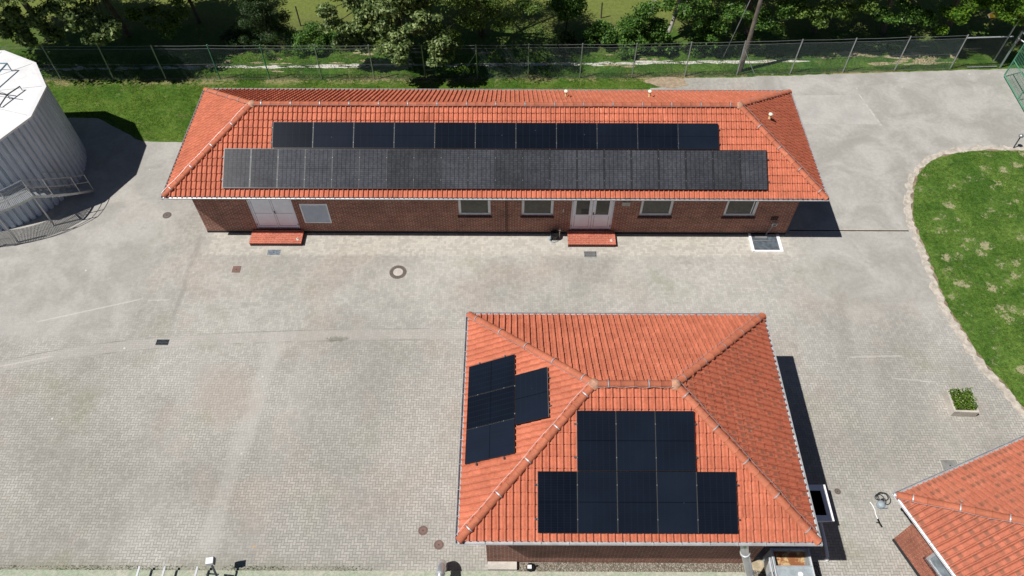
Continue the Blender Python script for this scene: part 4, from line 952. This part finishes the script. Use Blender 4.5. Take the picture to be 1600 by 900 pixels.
# pump with cable and white hose
T = thing('submersible_pump', (27.35, -12.1, 0), 'grey pump body with a tangle of black cable on the paving', 'pump'); off = T.location[:]
mb = MB(); mb.lathe((27.32, -12.12, .005), [(0, 0), (.14, .0), (.15, .08), (.13, .17), (.06, .22), (0, .23)], 12); mb.box(27.38, 27.5, -12.25, -12.14, .02, .12); mb.build('pump_body', M['plasticgrey'], T, off=off)
mb = MB(); pts = []; rr = random.Random(2)
for k in range(70):
    t = k*.30; pts.append((27.44+.05*math.cos(t*.37)+(.17+.09*math.sin(t*.61))*math.cos(t), -11.90+(.14+.07*math.cos(t*.43))*math.sin(t)+.10*math.sin(t*.19), .03+.02*math.sin(t*.9)+.015))
for k in range(26):
    t = k*.26; pts.append((27.62+.13*math.cos(t+2.4), -12.02+.15*math.sin(t+2.4)+.01*k, .03))
mb.tube(pts, .016, 6); mb.build('cable', M['pipe_rubber'], T, off=off)
T = thing('hose_lance', (27.05, -12.4, 0), 'thin white hose lance with black handle lying beside the grey pump', 'hose lance'); off = T.location[:]
mb = MB(); mb.tube([(26.99, -12.0, .03), (27.04, -12.13, .05), (27.07, -12.3, .05), (27.06, -12.45, .04), (27.08, -12.62, .04)], .018, 6); mb.build('lance', M['white'], T, off=off)
mb = MB(); mb.tube([(27.08, -12.62, .04), (27.10, -12.78, .05), (27.15, -12.9, .03)], .032, 6); mb.tube([(27.10, -12.76, .04), (27.0, -12.74, .03)], .02, 5); mb.build('handle', M['black'], T, off=off)

# tipping hopper under the right eave
T = thing('white_rimmed_hopper', (24.0, -12.4, 0), 'open grey hopper with broad white rim half under the right eave of the square building', 'hopper'); off = T.location[:]
hx0, hx1, hy0, hy1, hz = 22.9, 25.10, -13.06, -11.78, 1.05; rw = .20
mb = MB(); mb.box(hx1-rw, hx1, hy0, hy1, hz-.05, hz).box(hx0, hx1-rw, hy0, hy0+rw, hz-.05, hz-.002).box(hx0, hx1-rw, hy1-rw, hy1, hz-.05, hz-.002); mb.build('rim', M['white_rim'], T, off=off)
mb = MB(); i_ = rw
top = [(hx0, hy0+.02), (hx1-.02, hy0+.02), (hx1-.02, hy1-.02), (hx0, hy1-.02)]; bot = [(hx0+.3, hy0+.15), (hx1-.42, hy0+.15), (hx1-.42, hy1-.2), (hx0+.3, hy1-.2)]
for k in range(4): k2 = (k+1) % 4; mb.quad([(*top[k], hz-.05), (*top[k2], hz-.05), (*bot[k2], .32), (*bot[k], .32)])
mb.quad([(*q, .32) for q in bot]); mb.build('hopper_body', M['hopper'], T, off=off)
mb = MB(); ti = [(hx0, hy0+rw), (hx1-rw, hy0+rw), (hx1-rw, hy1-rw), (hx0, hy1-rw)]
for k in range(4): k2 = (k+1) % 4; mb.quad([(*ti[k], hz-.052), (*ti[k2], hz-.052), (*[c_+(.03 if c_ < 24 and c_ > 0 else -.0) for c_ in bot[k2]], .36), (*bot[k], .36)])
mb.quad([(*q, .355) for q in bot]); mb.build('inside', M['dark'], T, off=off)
mb = MB(); mb.tube([(24.88, hy0+.15, .42), (24.9, -13.5, .34), (24.92, -14.0, .2)], .06, 8); mb.build('drawbar', M['white'], T, off=off)
mb = MB(); mb.lathe((24.92, -14.03, .0), [(.0, .0), (.06, .0), (.07, .10), (.04, .16), (0, .17)], 10); mb.build('jockey_foot', M['white_rim'], T, off=off)
for px_ in ((23.3, -12.9), (24.6, -12.9), (23.3, -12.0), (24.6, -12.0)):
    mb = MB(); mb.tube([(px_[0], px_[1], .004), (px_[0], px_[1], .40)], .04, 8); mb.build('leg', M['steel_dark'], T, off=off)

# steel skip in the lower right
T = thing('open_steel_skip', (23.2, -15.0, 0), 'grey steel skip with rusty sandy inside below the right corner of the square roof', 'skip'); off = T.location[:]
sx0, sx1, sy0, sy1, sz = 22.72, 23.92, -15.6, -14.02, 1.2; sm_ = -14.62
mb = MB(); t_ = .045
mb.box(sx0, sx0+t_, sm_, sy1, .15, sz).box(sx1-t_, sx1, sm_, sy1, .15, sz).box(sx0+t_, sx1-t_, sy1-t_, sy1, .15, sz).box(sx0+t_, sx1-t_, sm_, sm_+t_, .15, sz)
mb.box(sx0, sx1, sy0, sm_-.001, .15, sz+.0).box(sx0+t_, sx1-t_, sm_+t_, sy1-t_, .15, .20)
mb.build('skip_body', M['skip'], T, off=off)
mb = MB(); mb.tube([(sx0-.01, sy1, sz), (sx0-.01, sy0, sz)], .03, 8).tube([(sx1+.01, sy1, sz), (sx1+.01, sy0, sz)], .03, 8).tube([(sx0, sm_+.01, sz+.012), (sx1, sm_+.01, sz+.012)], .022, 8)
mb.box(sx0-.16, sx0-.03, -14.75, -14.3, .7, 1.12).box(sx1+.03, sx1+.07, -14.7, -14.5, .8, 1.15); mb.tube([(sx0-.10, -14.3, 1.12), (sx0-.10, -14.9, 1.12), (sx0-.10, -15.3, 1.0)], .03, 8)
mb.build('skip_rim', M['zinc'], T, off=off)
mb = MB(); mb.quad([(sx0+t_+.002, sm_+t_+.003, .8), (sx1-t_-.002, sm_+t_+.003, .62), (sx1-t_-.002, sy1-t_-.003, .95), (sx0+t_+.002, sy1-t_-.003, 1.0)]); mb.build('rusty_load', M['rust'], T, off=off)
mb = MB(); mb.lathe((23.5, -14.85, sz), [(.0, .03), (.07, .028), (.09, .0)], 14); mb.build('lid_cap', M['white'], T, off=off)
for px_ in ((22.85, -14.2), (23.8, -14.2), (22.85, -15.4), (23.8, -15.4)):
    mb = MB(); mb.lathe((px_[0], px_[1], .0), [(.0, .0), (.06, .0), (.06, .15), (0, .15)], 10); mb.build('foot', M['black'], T, off=off)

# exhaust duct down the front wall
T = thing('exhaust_duct', (21.5, -14.6, 0), 'silver exhaust duct slanting down from the front eave of the square building', 'duct'); off = T.location[:]
mb = MB(); mb.tube([(21.05, -14.35, 3.95), (21.08, -14.6, 3.75), (21.15, -14.80, 3.4), (21.6, -14.90, 2.0), (22.1, -14.98, .5), (22.15, -15.0, .02)], .125, 18, cap=True); mb.build('duct_pipe', M['alu'], T, off=off, smooth=True)
mb = MB(); mb.tube([(21.20, -14.81, 3.25), (21.235, -14.82, 3.14)], .150, 18); mb.build('duct_bracket', M['zinc'], T, off=off)
mb = MB(); mb.tube([(21.75, -14.92, 1.55), (21.77, -14.925, 1.5)], .134, 18); mb.build('duct_collar', M['zinc'], T, off=off)

# gooseneck vent
T = thing('gooseneck_vent', (12.0, -14.8, 0), 'thick silver gooseneck vent pipe arching over the basin edge', 'vent pipe'); off = T.location[:]
mb = MB(); R_ = .40; pts = [(11.93, -14.36, .02), (11.93, -14.36, .30)]+[(11.93-.03*k/10, -14.36-R_+R_*math.cos(math.pi*k/10), .45+R_*.95*math.sin(math.pi*k/10)) for k in range(11)]+[(11.9, -15.16, .0)]
mb.tube(pts, .15, 20); mb.build('vent_pipe', M['alu'], T, off=off, smooth=True)
mb = MB(); mb.tube([(11.91, -14.74, .832), (11.905, -14.79, .832)], .162, 20); mb.build('pipe_collar', M['zinc'], T, off=off)

# steel prongs and floodlight at the basin edge
T = thing('steel_rack', (3, -14.9, 0), 'galvanised rack of three bars poking over the basin edge in the bottom left', 'rack'); off = T.location[:]
for x, tl_ in ((1.9, 0), (2.74, 0), (3.82, 0)):
    mb = MB(); mb.box(x-.035, x+.03, -15.3, -14.46, .46, .50); mb.build('rack_bar', M['zinc'], T, off=off)
mb = MB(); mb.tube([(1.6, -15.0, .42), (4.6, -15.0, .42)], .05, 8).tube([(1.6, -15.3, .42), (4.6, -15.3, .42)], .05, 8)
for x in (1.7, 2.9, 4.5): mb.tube([(x, -15.2, 0), (x, -15.2, .42)], .04, 8)
mb.build('rack_frame', M['steel'], T, off=off)
T = thing('floodlight', (4.5, -14.9, 0), 'small pale floodlight box on a dark bracket in the bottom left', 'floodlight'); off = T.location[:]
mb = MB(); X = Matrix.Translation(Vector((4.43, -14.46, 1.05)))@Matrix.Rotation(.15, 4, 'Z'); mb.box(-.13, .10, -.10, .10, -.09, .09, X=X); mb.build('lamp_head', M['white'], T, off=off)
mb = MB(); mb.box(.101, .13, -.11, .11, -.1, .1, X=X); mb.build('lamp_glass', M['steel_dark'], T, off=off)
mb = MB(); mb.tube([(4.45, -14.55, .93), (4.55, -14.7, .85), (4.62, -14.85, .7), (4.62, -14.95, .0)], .035, 6).tube([(4.62, -14.75, .6), (4.3, -14.72, .60), (4.28, -14.8, .75)], .03, 6).tube([(4.62, -14.9, .5), (5.0, -14.95, .42)], .03, 6); mb.build('bracket', M['steel_dark'], T, off=off)

# basin wall coping, apron, gravel strip and ledge
mb = MB(); mb.box(-30, 22.3, -14.98, -14.46, -.2, .06)
for o_ in (mb.build('basin_wall', M['coping']),): tag(o_, 'pale green algae-stained concrete basin wall along the bottom edge', 'wall')
mb = MB(); mb.box(-30, 24.62, -24, -14.985, -.2, .012); struct('concrete_apron', mb, M['concrete_dark'])
struct('gravel_strip', flat_poly([(14.42, -14.46), (22.31, -14.46), (22.31, -14.98), (24.6, -14.98), (24.6, -14.10), (22.35, -14.10), (14.42, -14.16)], .010), M['gravel'])
mb = MB(); mb.box(13.42, 14.40, -14.42, vy0-.02, .004, .16)
tag(mb.build('concrete_ledge', M['concrete'], off=(13.9, -14.3, 0)), 'short pale concrete ledge at the left foot of the square building front wall', 'ledge')
T = thing('ground_spotlight', (14.85, -14.33, 0), 'small white-faced ground spotlight in a black ring on the gravel', 'spotlight'); off = T.location[:]
mb = MB(); mb.lathe((14.87, -14.33, .012), [(.14, 0), (.15, .07), (.12, .09), (.10, .04), (0, .04)], 16); mb.tube([(14.98, -14.3, .05), (15.1, -14.26, .04)], .03, 6); mb.build('lamp_ring', M['black'], T, off=off)
mb = MB(); mb.box(14.76, 14.90, -14.38, -14.26, .06, .12); mb.build('lamp_face', M['white'], T, off=off)
struct('sandy_ground', flat_poly(blob(23.0, -14.25, 1.0, .22, 9), .014), simple('yellow_sand', (.42, .35, .24), .95, var=.25, sc=5))

# ------------------------------------------------------------------ foliage
def leaves_mesh(name, P, size, mat, parent=None, off=(0, 0, 0), nrm=None, seedv=0, up_bias=.5, aspect=.62):
    g = np.random.default_rng(seedv); n = len(P)
    nv = g.normal(size=(n, 3)); nv /= np.linalg.norm(nv, axis=1)[:, None]
    if nrm is not None: nv = nv*.75+nrm*.7
    nv[:, 2] += up_bias; nv /= np.linalg.norm(nv, axis=1)[:, None]
    t = g.normal(size=(n, 3)); t -= nv*(t*nv).sum(1)[:, None]; t /= np.linalg.norm(t, axis=1)[:, None]; b = np.cross(nv, t)
    s_ = size*g.uniform(.6, 1.3, n)[:, None]
    droop = -.25*s_*nv
    v0 = P-t*s_; v2 = P+t*s_+droop*1.2; v1 = P+b*s_*aspect+droop*.3; v3 = P-b*s_*aspect+droop*.3
    V = np.stack([v0, v1, v2, v3], 1).reshape(-1, 3)-np.array(off)
    me = bpy.data.meshes.new(name); me.vertices.add(4*n); me.vertices.foreach_set('co', V.astype(np.float32).ravel())
    me.loops.add(4*n); me.loops.foreach_set('vertex_index', np.arange(4*n, dtype=np.int32)); me.polygons.add(n)
    me.polygons.foreach_set('loop_start', np.arange(0, 4*n, 4, dtype=np.int32)); me.polygons.foreach_set('loop_total', np.full(n, 4, dtype=np.int32)); me.update()
    c = g.random(n)**1.3; ca = me.color_attributes.new('tile', 'FLOAT_COLOR', 'CORNER'); arr = np.ones((4*n, 4), np.float32); arr[:, 0] = np.repeat(c, 4); ca.data.foreach_set('color', arr.ravel())
    me.materials.append(mat); o = bpy.data.objects.new(name, me); COL.objects.link(o); o.location = off
    if parent: adopt(o, parent)
    return o
def crown_points(c, rad, nclump, per, g, clump_r=.85, low=.55):
    """leaf positions in uneven clumps through an ellipsoid"""
    P = []; Nn = []
    for k in range(nclump):
        d = g.normal(size=3); d /= np.linalg.norm(d); rr_ = g.uniform(.45, 1.0)**.5
        if d[2] < -.2: d[2] *= low
        q = np.array(c)+d*np.array(rad)*rr_*g.uniform(.85, 1.12); cr = clump_r*g.uniform(.55, 1.25)
        e = g.normal(size=(per, 3)); e /= np.linalg.norm(e, axis=1)[:, None]; ra = g.uniform(.25, 1.0, per)[:, None]**.6
        e2 = e*ra*cr*np.array([1.15, 1.15, .62]); P.append(q+e2); Nn.append(e)
    # loose sprays
    return np.concatenate(P), np.concatenate(Nn)
def tree(name, x, y, c, rad, nclump, per, leaf, size, mat, label, seedv, trunk_r=.16, bark='bark', clump_r=.85, aspect=.62, cat='tree', group='trees beyond the fence', spr=()):
    g = np.random.default_rng(seedv); T = thing(name, (x, y, 0), label, cat, group); off = (x, y, 0)
    mb = MB(); top = Vector((c[0], c[1], c[2]+rad[2]*.5)); base = Vector((x, y, 0)); fork = base.lerp(Vector((c[0], c[1], c[2])), .55)
    mb.tube([base, base.lerp(fork, .5)+Vector((.05, .03, 0)), fork], trunk_r, 10, r1=trunk_r*.72)
    mb.tube([fork, fork.lerp(top, .5)+Vector((-.08, .05, 0)), top], trunk_r*.72, 8, r1=trunk_r*.2)
    for k in range(9):
        t = 2*math.pi*k/9+g.uniform(-.3, .3); f = g.uniform(.0, .7); st = fork.lerp(top, f*.7)
        en = Vector((c[0]+rad[0]*.85*math.cos(t), c[1]+rad[1]*.85*math.sin(t), c[2]+rad[2]*g.uniform(-.35, .5)))
        mb.tube([st, st.lerp(en, .5)+Vector((0, 0, .25)), en], trunk_r*.35, 6, r1=.02)
    mb.build('trunk', M[bark], T, off=off)
    P, Nn = crown_points(c, rad, nclump, per, g, clump_r)
    if spr:
        P2, N2 = spray(spr, seedv+500, 190, .50); P = np.concatenate([P, P2]); Nn = np.concatenate([Nn, N2])
        mb = MB()
        for q in spr: q = Vector(q); mb.tube([fork.lerp(top, .15), fork.lerp(q, .6)+Vector((0, 0, .35)), q], trunk_r*.22, 5, r1=.012)
        mb.build('limb', M[bark], T, off=off)['kind'] = 'stuff'
    k_ = P[:, 2] > .12; P = P[k_]; Nn = Nn[k_]
    leaves_mesh('crown', P, size, M[leaf], T, off, Nn, seedv, aspect=aspect)
    return T
TR_ = [
 # x, y, centre, radii, clumps, leaf, size, label, trunk radius, clump radius, aspect, hanging sprays (x, y, z)
 (-12.6, 15.4, (-12.6, 14.5, 6.0), (4.2, 3.8, 2.5), 185, 'leaf_pale', .105, 'big pale-leaved tree above the tank in the top left corner', .2, .85, .6,
  [(-11.25, 11.9, 4.2), (-11.25, 11.9, 3.3), (-12.1, 11.9, 2.9), (-11.3, 11.9, 2.55), (-10.2, 11.9, 3.5), (-10.0, 11.9, 2.75), (-9.0, 11.9, 4.2), (-12.3, 11.9, 3.6)]),
 (-8.2, 15.9, (-8.3, 14.5, 6.0), (3.7, 3.8, 2.5), 175, 'leaf_pale', .10, 'pale-leaved tree with a lit spray hanging to the fence right of the tank', .18, .75, .6,
  [(-7.6, 11.5, 4.4), (-7.65, 11.5, 3.75), (-7.4, 11.5, 3.2), (-7.2, 11.5, 2.85), (-6.5, 11.5, 3.75), (-6.05, 11.5, 3.6), (-6.9, 11.5, 3.3)]),
 (-4.4, 17.2, (-4.4, 16.4, 4.3), (2.0, 2.8, 1.9), 70, 'leaf_mid', .085, 'loose small-leaved tree between the pale tree and the dark shrub', .12, .65, .5,
  [(-6.3, 14.6, 2.3), (-5.5, 14.6, 2.5), (-4.7, 14.5, 2.2), (-3.9, 14.6, 2.6), (-5.3, 14.5, 1.8)]),
 (7.6, 15.9, (7.5, 15.2, 4.5), (3.1, 3.5, 2.6), 150, 'leaf_pale', .105, 'big tree with pale drooping leaves hanging over the fence left of centre', .22, .75, .5,
  [(4.6, 12.6, 3.8), (4.75, 12.6, 2.9), (5.1, 12.6, 2.15), (5.55, 12.6, 1.85), (6.6, 12.6, 2.15), (7.4, 12.6, 2.9), (6.15, 12.6, 3.3), (7.05, 12.6, 3.8), (6.2, 12.6, 1.6), (5.6, 12.6, 2.7), (8.0, 11.2, 2.6), (8.7, 11.2, 2.85), (8.3, 11.2, 2.2), (9.8, 11.2, 3.8), (10.05, 11.2, 3.1), (10.5, 11.2, 2.3), (10.85, 11.2, 2.85), (10.3, 11.2, 2.05), (9.0, 11.3, 3.5), (7.5, 12.0, 3.3)]),
 (12.4, 16.2, (11.9, 14.7, 5.7), (4.0, 3.8, 2.5), 190, 'leaf_mid', .07, 'big tree with fine mid-green foliage right of the pale drooping one', .22, .75, .42,
  [(11.5, 12.2, 3.5), (12.3, 12.2, 3.2), (13.2, 12.2, 3.9), (13.8, 12.2, 3.4), (14.65, 12.2, 4.1), (15.1, 12.2, 4.45), (10.8, 12.2, 2.8), (11.3, 12.2, 2.45), (11.9, 12.2, 4.2), (12.7, 12.2, 4.25)]),
 (17.3, 16.6, (17.3, 15.9, 2.1), (.85, .8, 1.3), 26, 'leaf_hedge', .07, 'small bright upright tree between the big trees and the hedge', .07, .45, .55, []),
 (23.0, 15.4, (24.2, 17.0, 4.5), (2.6, 3.4, 2.0), 105, 'leaf_hedge', .085, 'tree with pale trunk rising out of the hedge left of the utility pole', .12, .7, .55,
  [(21.5, 14.2, 3.2), (22.4, 14, 3.1), (23.6, 14, 2.9), (24.5, 14, 2.8), (21.1, 14.4, 2.6)]),
 (27.9, 16.2, (27.4, 17.0, 4.6), (2.7, 3.7, 2.2), 120, 'leaf_hedge', .085, 'dense tree directly behind the utility pole', .15, .7, .55,
  [(25.3, 14, 2.2), (25.9, 14, 2.6), (25.2, 14.1, 1.5), (27.5, 14, 2.1), (27.9, 14, 2.7), (28.4, 14, 2.2), (28.7, 14, 3.0), (26.6, 14, 3.1)]),
 (31.9, 16.4, (31.4, 17.0, 4.6), (2.8, 3.7, 2.2), 120, 'leaf_mid', .085, 'green tree right of the utility pole with hanging lower sprays', .15, .7, .55,
  [(29.7, 14, 2.9), (30.6, 14, 2.9), (31.4, 14, 2.8), (32.4, 14, 2.8), (33.2, 14, 3.2)]),
 (35.9, 16.3, (35.3, 17.0, 4.6), (2.8, 3.7, 2.2), 120, 'leaf_hedge', .09, 'green tree second from the yellow sign', .15, .7, .55,
  [(34.2, 14, 2.6), (35.2, 14, 2.8), (35.7, 14, 3.1), (36.7, 14, 2.45)]),
 (39.7, 16.4, (39.1, 17.0, 4.6), (2.7, 3.7, 2.2), 115, 'leaf_bright', .09, 'bright green tree just left of the yellow sign', .15, .65, .55,
  [(37.8, 14, 2.3), (38.2, 14, 2.9), (38.9, 13.9, 3.3)]),
 (43.4, 15.4, (43.2, 16.2, 4.7), (2.6, 3.6, 2.2), 105, 'leaf_bright', .09, 'yellow-green tree drooping over the yellow sign in the top right', .15, .6, .5,
  [(39.9, 13.5, 3.7), (40.5, 13.3, 3.75), (41.3, 13.3, 3.8), (40.35, 13.3, 3.35), (41.0, 13.4, 3.5), (42.1, 13.3, 3.4)]),
]
def spray(pts, seedv, per, cr):
    g = np.random.default_rng(seedv); P = []; Nn = []
    for c in pts:
        for q in range(3):
            cc = np.array(c)+g.normal(0, .22, 3); e = g.normal(size=(per, 3)); e /= np.linalg.norm(e, axis=1)[:, None]; ra = g.uniform(.2, 1, per)[:, None]**.6
            P.append(cc+e*ra*cr*np.array([1.15, 1.0, .6])*g.uniform(.6, 1.1)); Nn.append(e)
    return np.concatenate(P), np.concatenate(Nn)
for k, (x, y, c, rad, ncl, leaf, size, label, tr_, cr_, asp, spr) in enumerate(TR_):
    tree('broadleaf_tree', x, y, c, rad, ncl, 250, leaf, size, None, label, 40+k, tr_, 'paleb' if k == 6 else 'bark', cr_, asp, spr=spr)
def shrub(name, x, y, rad, h, n, per, leaf, size, label, seedv, cr=.45, aspect=.55, group='shrubs beyond the fence', cone=False):
    g = np.random.default_rng(seedv); T = thing(name, (x, y, 0), label, 'shrub', group); off = (x, y, 0)
    mb = MB()
    for k in range(7):
        t = 6.28*k/7; mb.tube([(x, y, 0), (x+rad*.3*math.cos(t), y+rad*.3*math.sin(t), h*.45), (x+rad*.6*math.cos(t), y+rad*.6*math.sin(t), h*.8)], .035, 5, r1=.01)
    mb.build('stem', M['bark'], T, off=off); P = []; Nn = []
    for k in range(n):
        z = g.uniform(.08, 1.0)*h; rr_ = rad*(1-.75*(z/h)**1.5 if cone else math.sqrt(max(.05, 1-(z/h)**2)))*g.uniform(.3, 1.05); t = g.uniform(0, 6.28)
        e = g.normal(size=(per, 3)); e /= np.linalg.norm(e, axis=1)[:, None]; ra = g.uniform(.2, 1, per)[:, None]**.6
        P.append(np.array([x+rr_*math.cos(t), y+rr_*math.sin(t), z])+e*ra*cr*g.uniform(.6, 1.2)*np.array([1, 1, .7])); Nn.append(e)
    P = np.concatenate(P); Nn = np.concatenate(Nn); m_ = P[:, 2] > .04
    leaves_mesh('foliage', P[m_], size, M[leaf], T, off, Nn[m_], seedv, aspect=aspect); return T
shrub('conical_shrub', .1, 15.1, 1.55, 3.3, 60, 240, 'leaf_dark', .062, 'dark blue-green conical shrub standing alone in front of the field', 70, .42, .35, cone=True)
shrub('low_shrub', -1.7, 15.0, 1.0, .9, 22, 200, 'leaf_dark', .06, 'low brownish bramble left of the conical shrub', 71, .4, .45)
shrub('low_shrub', 2.9, 15.0, 1.25, 1.1, 34, 220, 'leaf_hedge', .06, 'low green bush between the conical shrub and the big pale tree', 72, .42, .5)
shrub('low_shrub', 4.8, 14.9, 1.1, 1.2, 28, 220, 'leaf_hedge', .06, 'low green bush half under the big pale tree', 73, .42, .5)
shrub('low_shrub', 19.2, 15.3, 1.0, 1.2, 28, 220, 'leaf_hedge', .07, 'rounded leafy bush at the left end of the hedge', 74, .42, .6)
shrub('low_shrub', 20.9, 15.0, 1.2, 1.7, 38, 220, 'leaf_hedge', .07, 'rounded leafy bush in the middle of the hedge', 75, .45, .6)
shrub('low_shrub', 22.2, 14.5, .9, 1.9, 34, 220, 'leaf_hedge', .07, 'ivy-like bush around the pale tree trunk', 76, .42, .6)
shrub('low_shrub', 25.2, 14.6, .8, 2.2, 30, 220, 'leaf_hedge', .07, 'tall narrow bush left of the utility pole guy wire', 77, .42, .6)
shrub('low_shrub', 17.1, 14.6, .9, 1.0, 20, 200, 'leaf_dark', .06, 'dim low bush under the small upright tree', 78, .4, .5)
# planter plants
g = np.random.default_rng(5); n = 1500; P = np.column_stack([31.55+g.uniform(-.42, .42, n), -8.08+g.uniform(-.42, .45, n), .32+np.abs(g.normal(0, .12, n))])
leaves_mesh('planter_shrubs', P, .035, M['leaf_bright'], PLT, (31.55, -8.3, 0), None, 8)
P = np.column_stack([31.55+g.uniform(-.4, .4, 60), -8.05+g.uniform(-.4, .45, 60), .45+g.uniform(0, .12, 60)])
leaves_mesh('planter_flowers', P, .018, M['flower'], PLT, (31.55, -8.3, 0), None, 9)

# grass blades
def in_poly(X, Y, poly):
    ins = np.zeros(len(X), bool); n = len(poly); j = n-1
    for i in range(n):
        xi, yi = poly[i]; xj, yj = poly[j]
        c = ((yi > Y) != (yj > Y)) & (X < (xj-xi)*(Y-yi)/(yj-yi+1e-12)+xi); ins ^= c; j = i
    return ins
def grass(name, poly, n, hgt, mat, seedv, z=.01, clump=True):
    g = np.random.default_rng(seedv); xs = [p[0] for p in poly]; ys = [p[1] for p in poly]
    X = g.uniform(min(xs), max(xs), n); Y = g.uniform(min(ys), max(ys), n); m_ = in_poly(X, Y, poly); X = X[m_]; Y = Y[m_]; k = len(X)
    if clump:
        f = np.sin(X*2.1+Y*.7)+np.sin(Y*3.3-X*1.3)+np.sin(X*5.1+Y*4.3)*.7; keep = g.random(k) < np.clip(.55+.25*f, .12, 1); X = X[keep]; Y = Y[keep]; k = len(X)
    h_ = hgt*g.uniform(.4, 1.3, k); a_ = g.uniform(0, 2*np.pi, k); w_ = .008+.006*g.random(k); l = h_*g.uniform(.1, .7, k); b_ = g.uniform(0, 2*np.pi, k)
    v0 = np.column_stack([X-w_*np.cos(a_), Y-w_*np.sin(a_), np.full(k, z)]); v1 = np.column_stack([X+w_*np.cos(a_), Y+w_*np.sin(a_), np.full(k, z)]); v2 = np.column_stack([X+l*np.cos(b_), Y+l*np.sin(b_), z+h_])
    V = np.stack([v0, v1, v2], 1).reshape(-1, 3); me = bpy.data.meshes.new(name); me.vertices.add(3*k); me.vertices.foreach_set('co', V.astype(np.float32).ravel())
    me.loops.add(3*k); me.loops.foreach_set('vertex_index', np.arange(3*k, dtype=np.int32)); me.polygons.add(k)
    me.polygons.foreach_set('loop_start', np.arange(0, 3*k, 3, dtype=np.int32)); me.polygons.foreach_set('loop_total', np.full(k, 3, dtype=np.int32)); me.update()
    ca = me.color_attributes.new('tile', 'FLOAT_COLOR', 'CORNER'); arr = np.ones((3*k, 4), np.float32); arr[:, 0] = np.repeat(g.random(k), 3); ca.data.foreach_set('color', arr.ravel())
    me.materials.append(mat); o = bpy.data.objects.new(name, me); COL.objects.link(o); return tag(o, kind='stuff')
o = grass('lawn_grass', sp, 150000, .055, M['blade'], 1, .018); tag(o, 'short green grass of the rounded lawn on the right', 'grass')
o = grass('back_lawn_grass', [(-16, 8.7), (-7.5, 8.7), (-4.7, 6.9), (-1.2, 6.9), (21.5, 6.9), (21.5, 12), (-16, 11.7)], 110000, .06, M['blade'], 2, .008); tag(o, 'short grass strip between the long building and the fence', 'grass')
o = grass('verge_grass', [(-16, 11.75), (0, 11.85), (21, 12.1), (41, 13.1), (41, 12.9+1.6), (21, 14.2), (-16, 14.0)], 110000, .09, M['blade'], 3, .0); tag(o, 'rough grass along the foot of the chain link fence and path', 'grass')
o = grass('dry_fence_grass', [(-16, 11.55), (0, 11.68), (21, 11.9), (22, 12.0), (41, 13.0), (41, 13.2), (21, 12.2), (-16, 11.95)], 60000, .08, M['drygrass'], 4, .0); tag(o, 'dry pale grass tufts along the fence foot', 'grass')
o = grass('coping_weeds', [(-3.2, -14.52), (9.6, -14.52), (9.6, -14.30), (-3.2, -14.3)], 2600, .06, M['blade'], 6, .01); tag(o, 'weeds growing along the algae-stained basin wall', 'weeds')
print('faces', sum(len(o.data.polygons) for o in bpy.data.objects if o.type == 'MESH'))
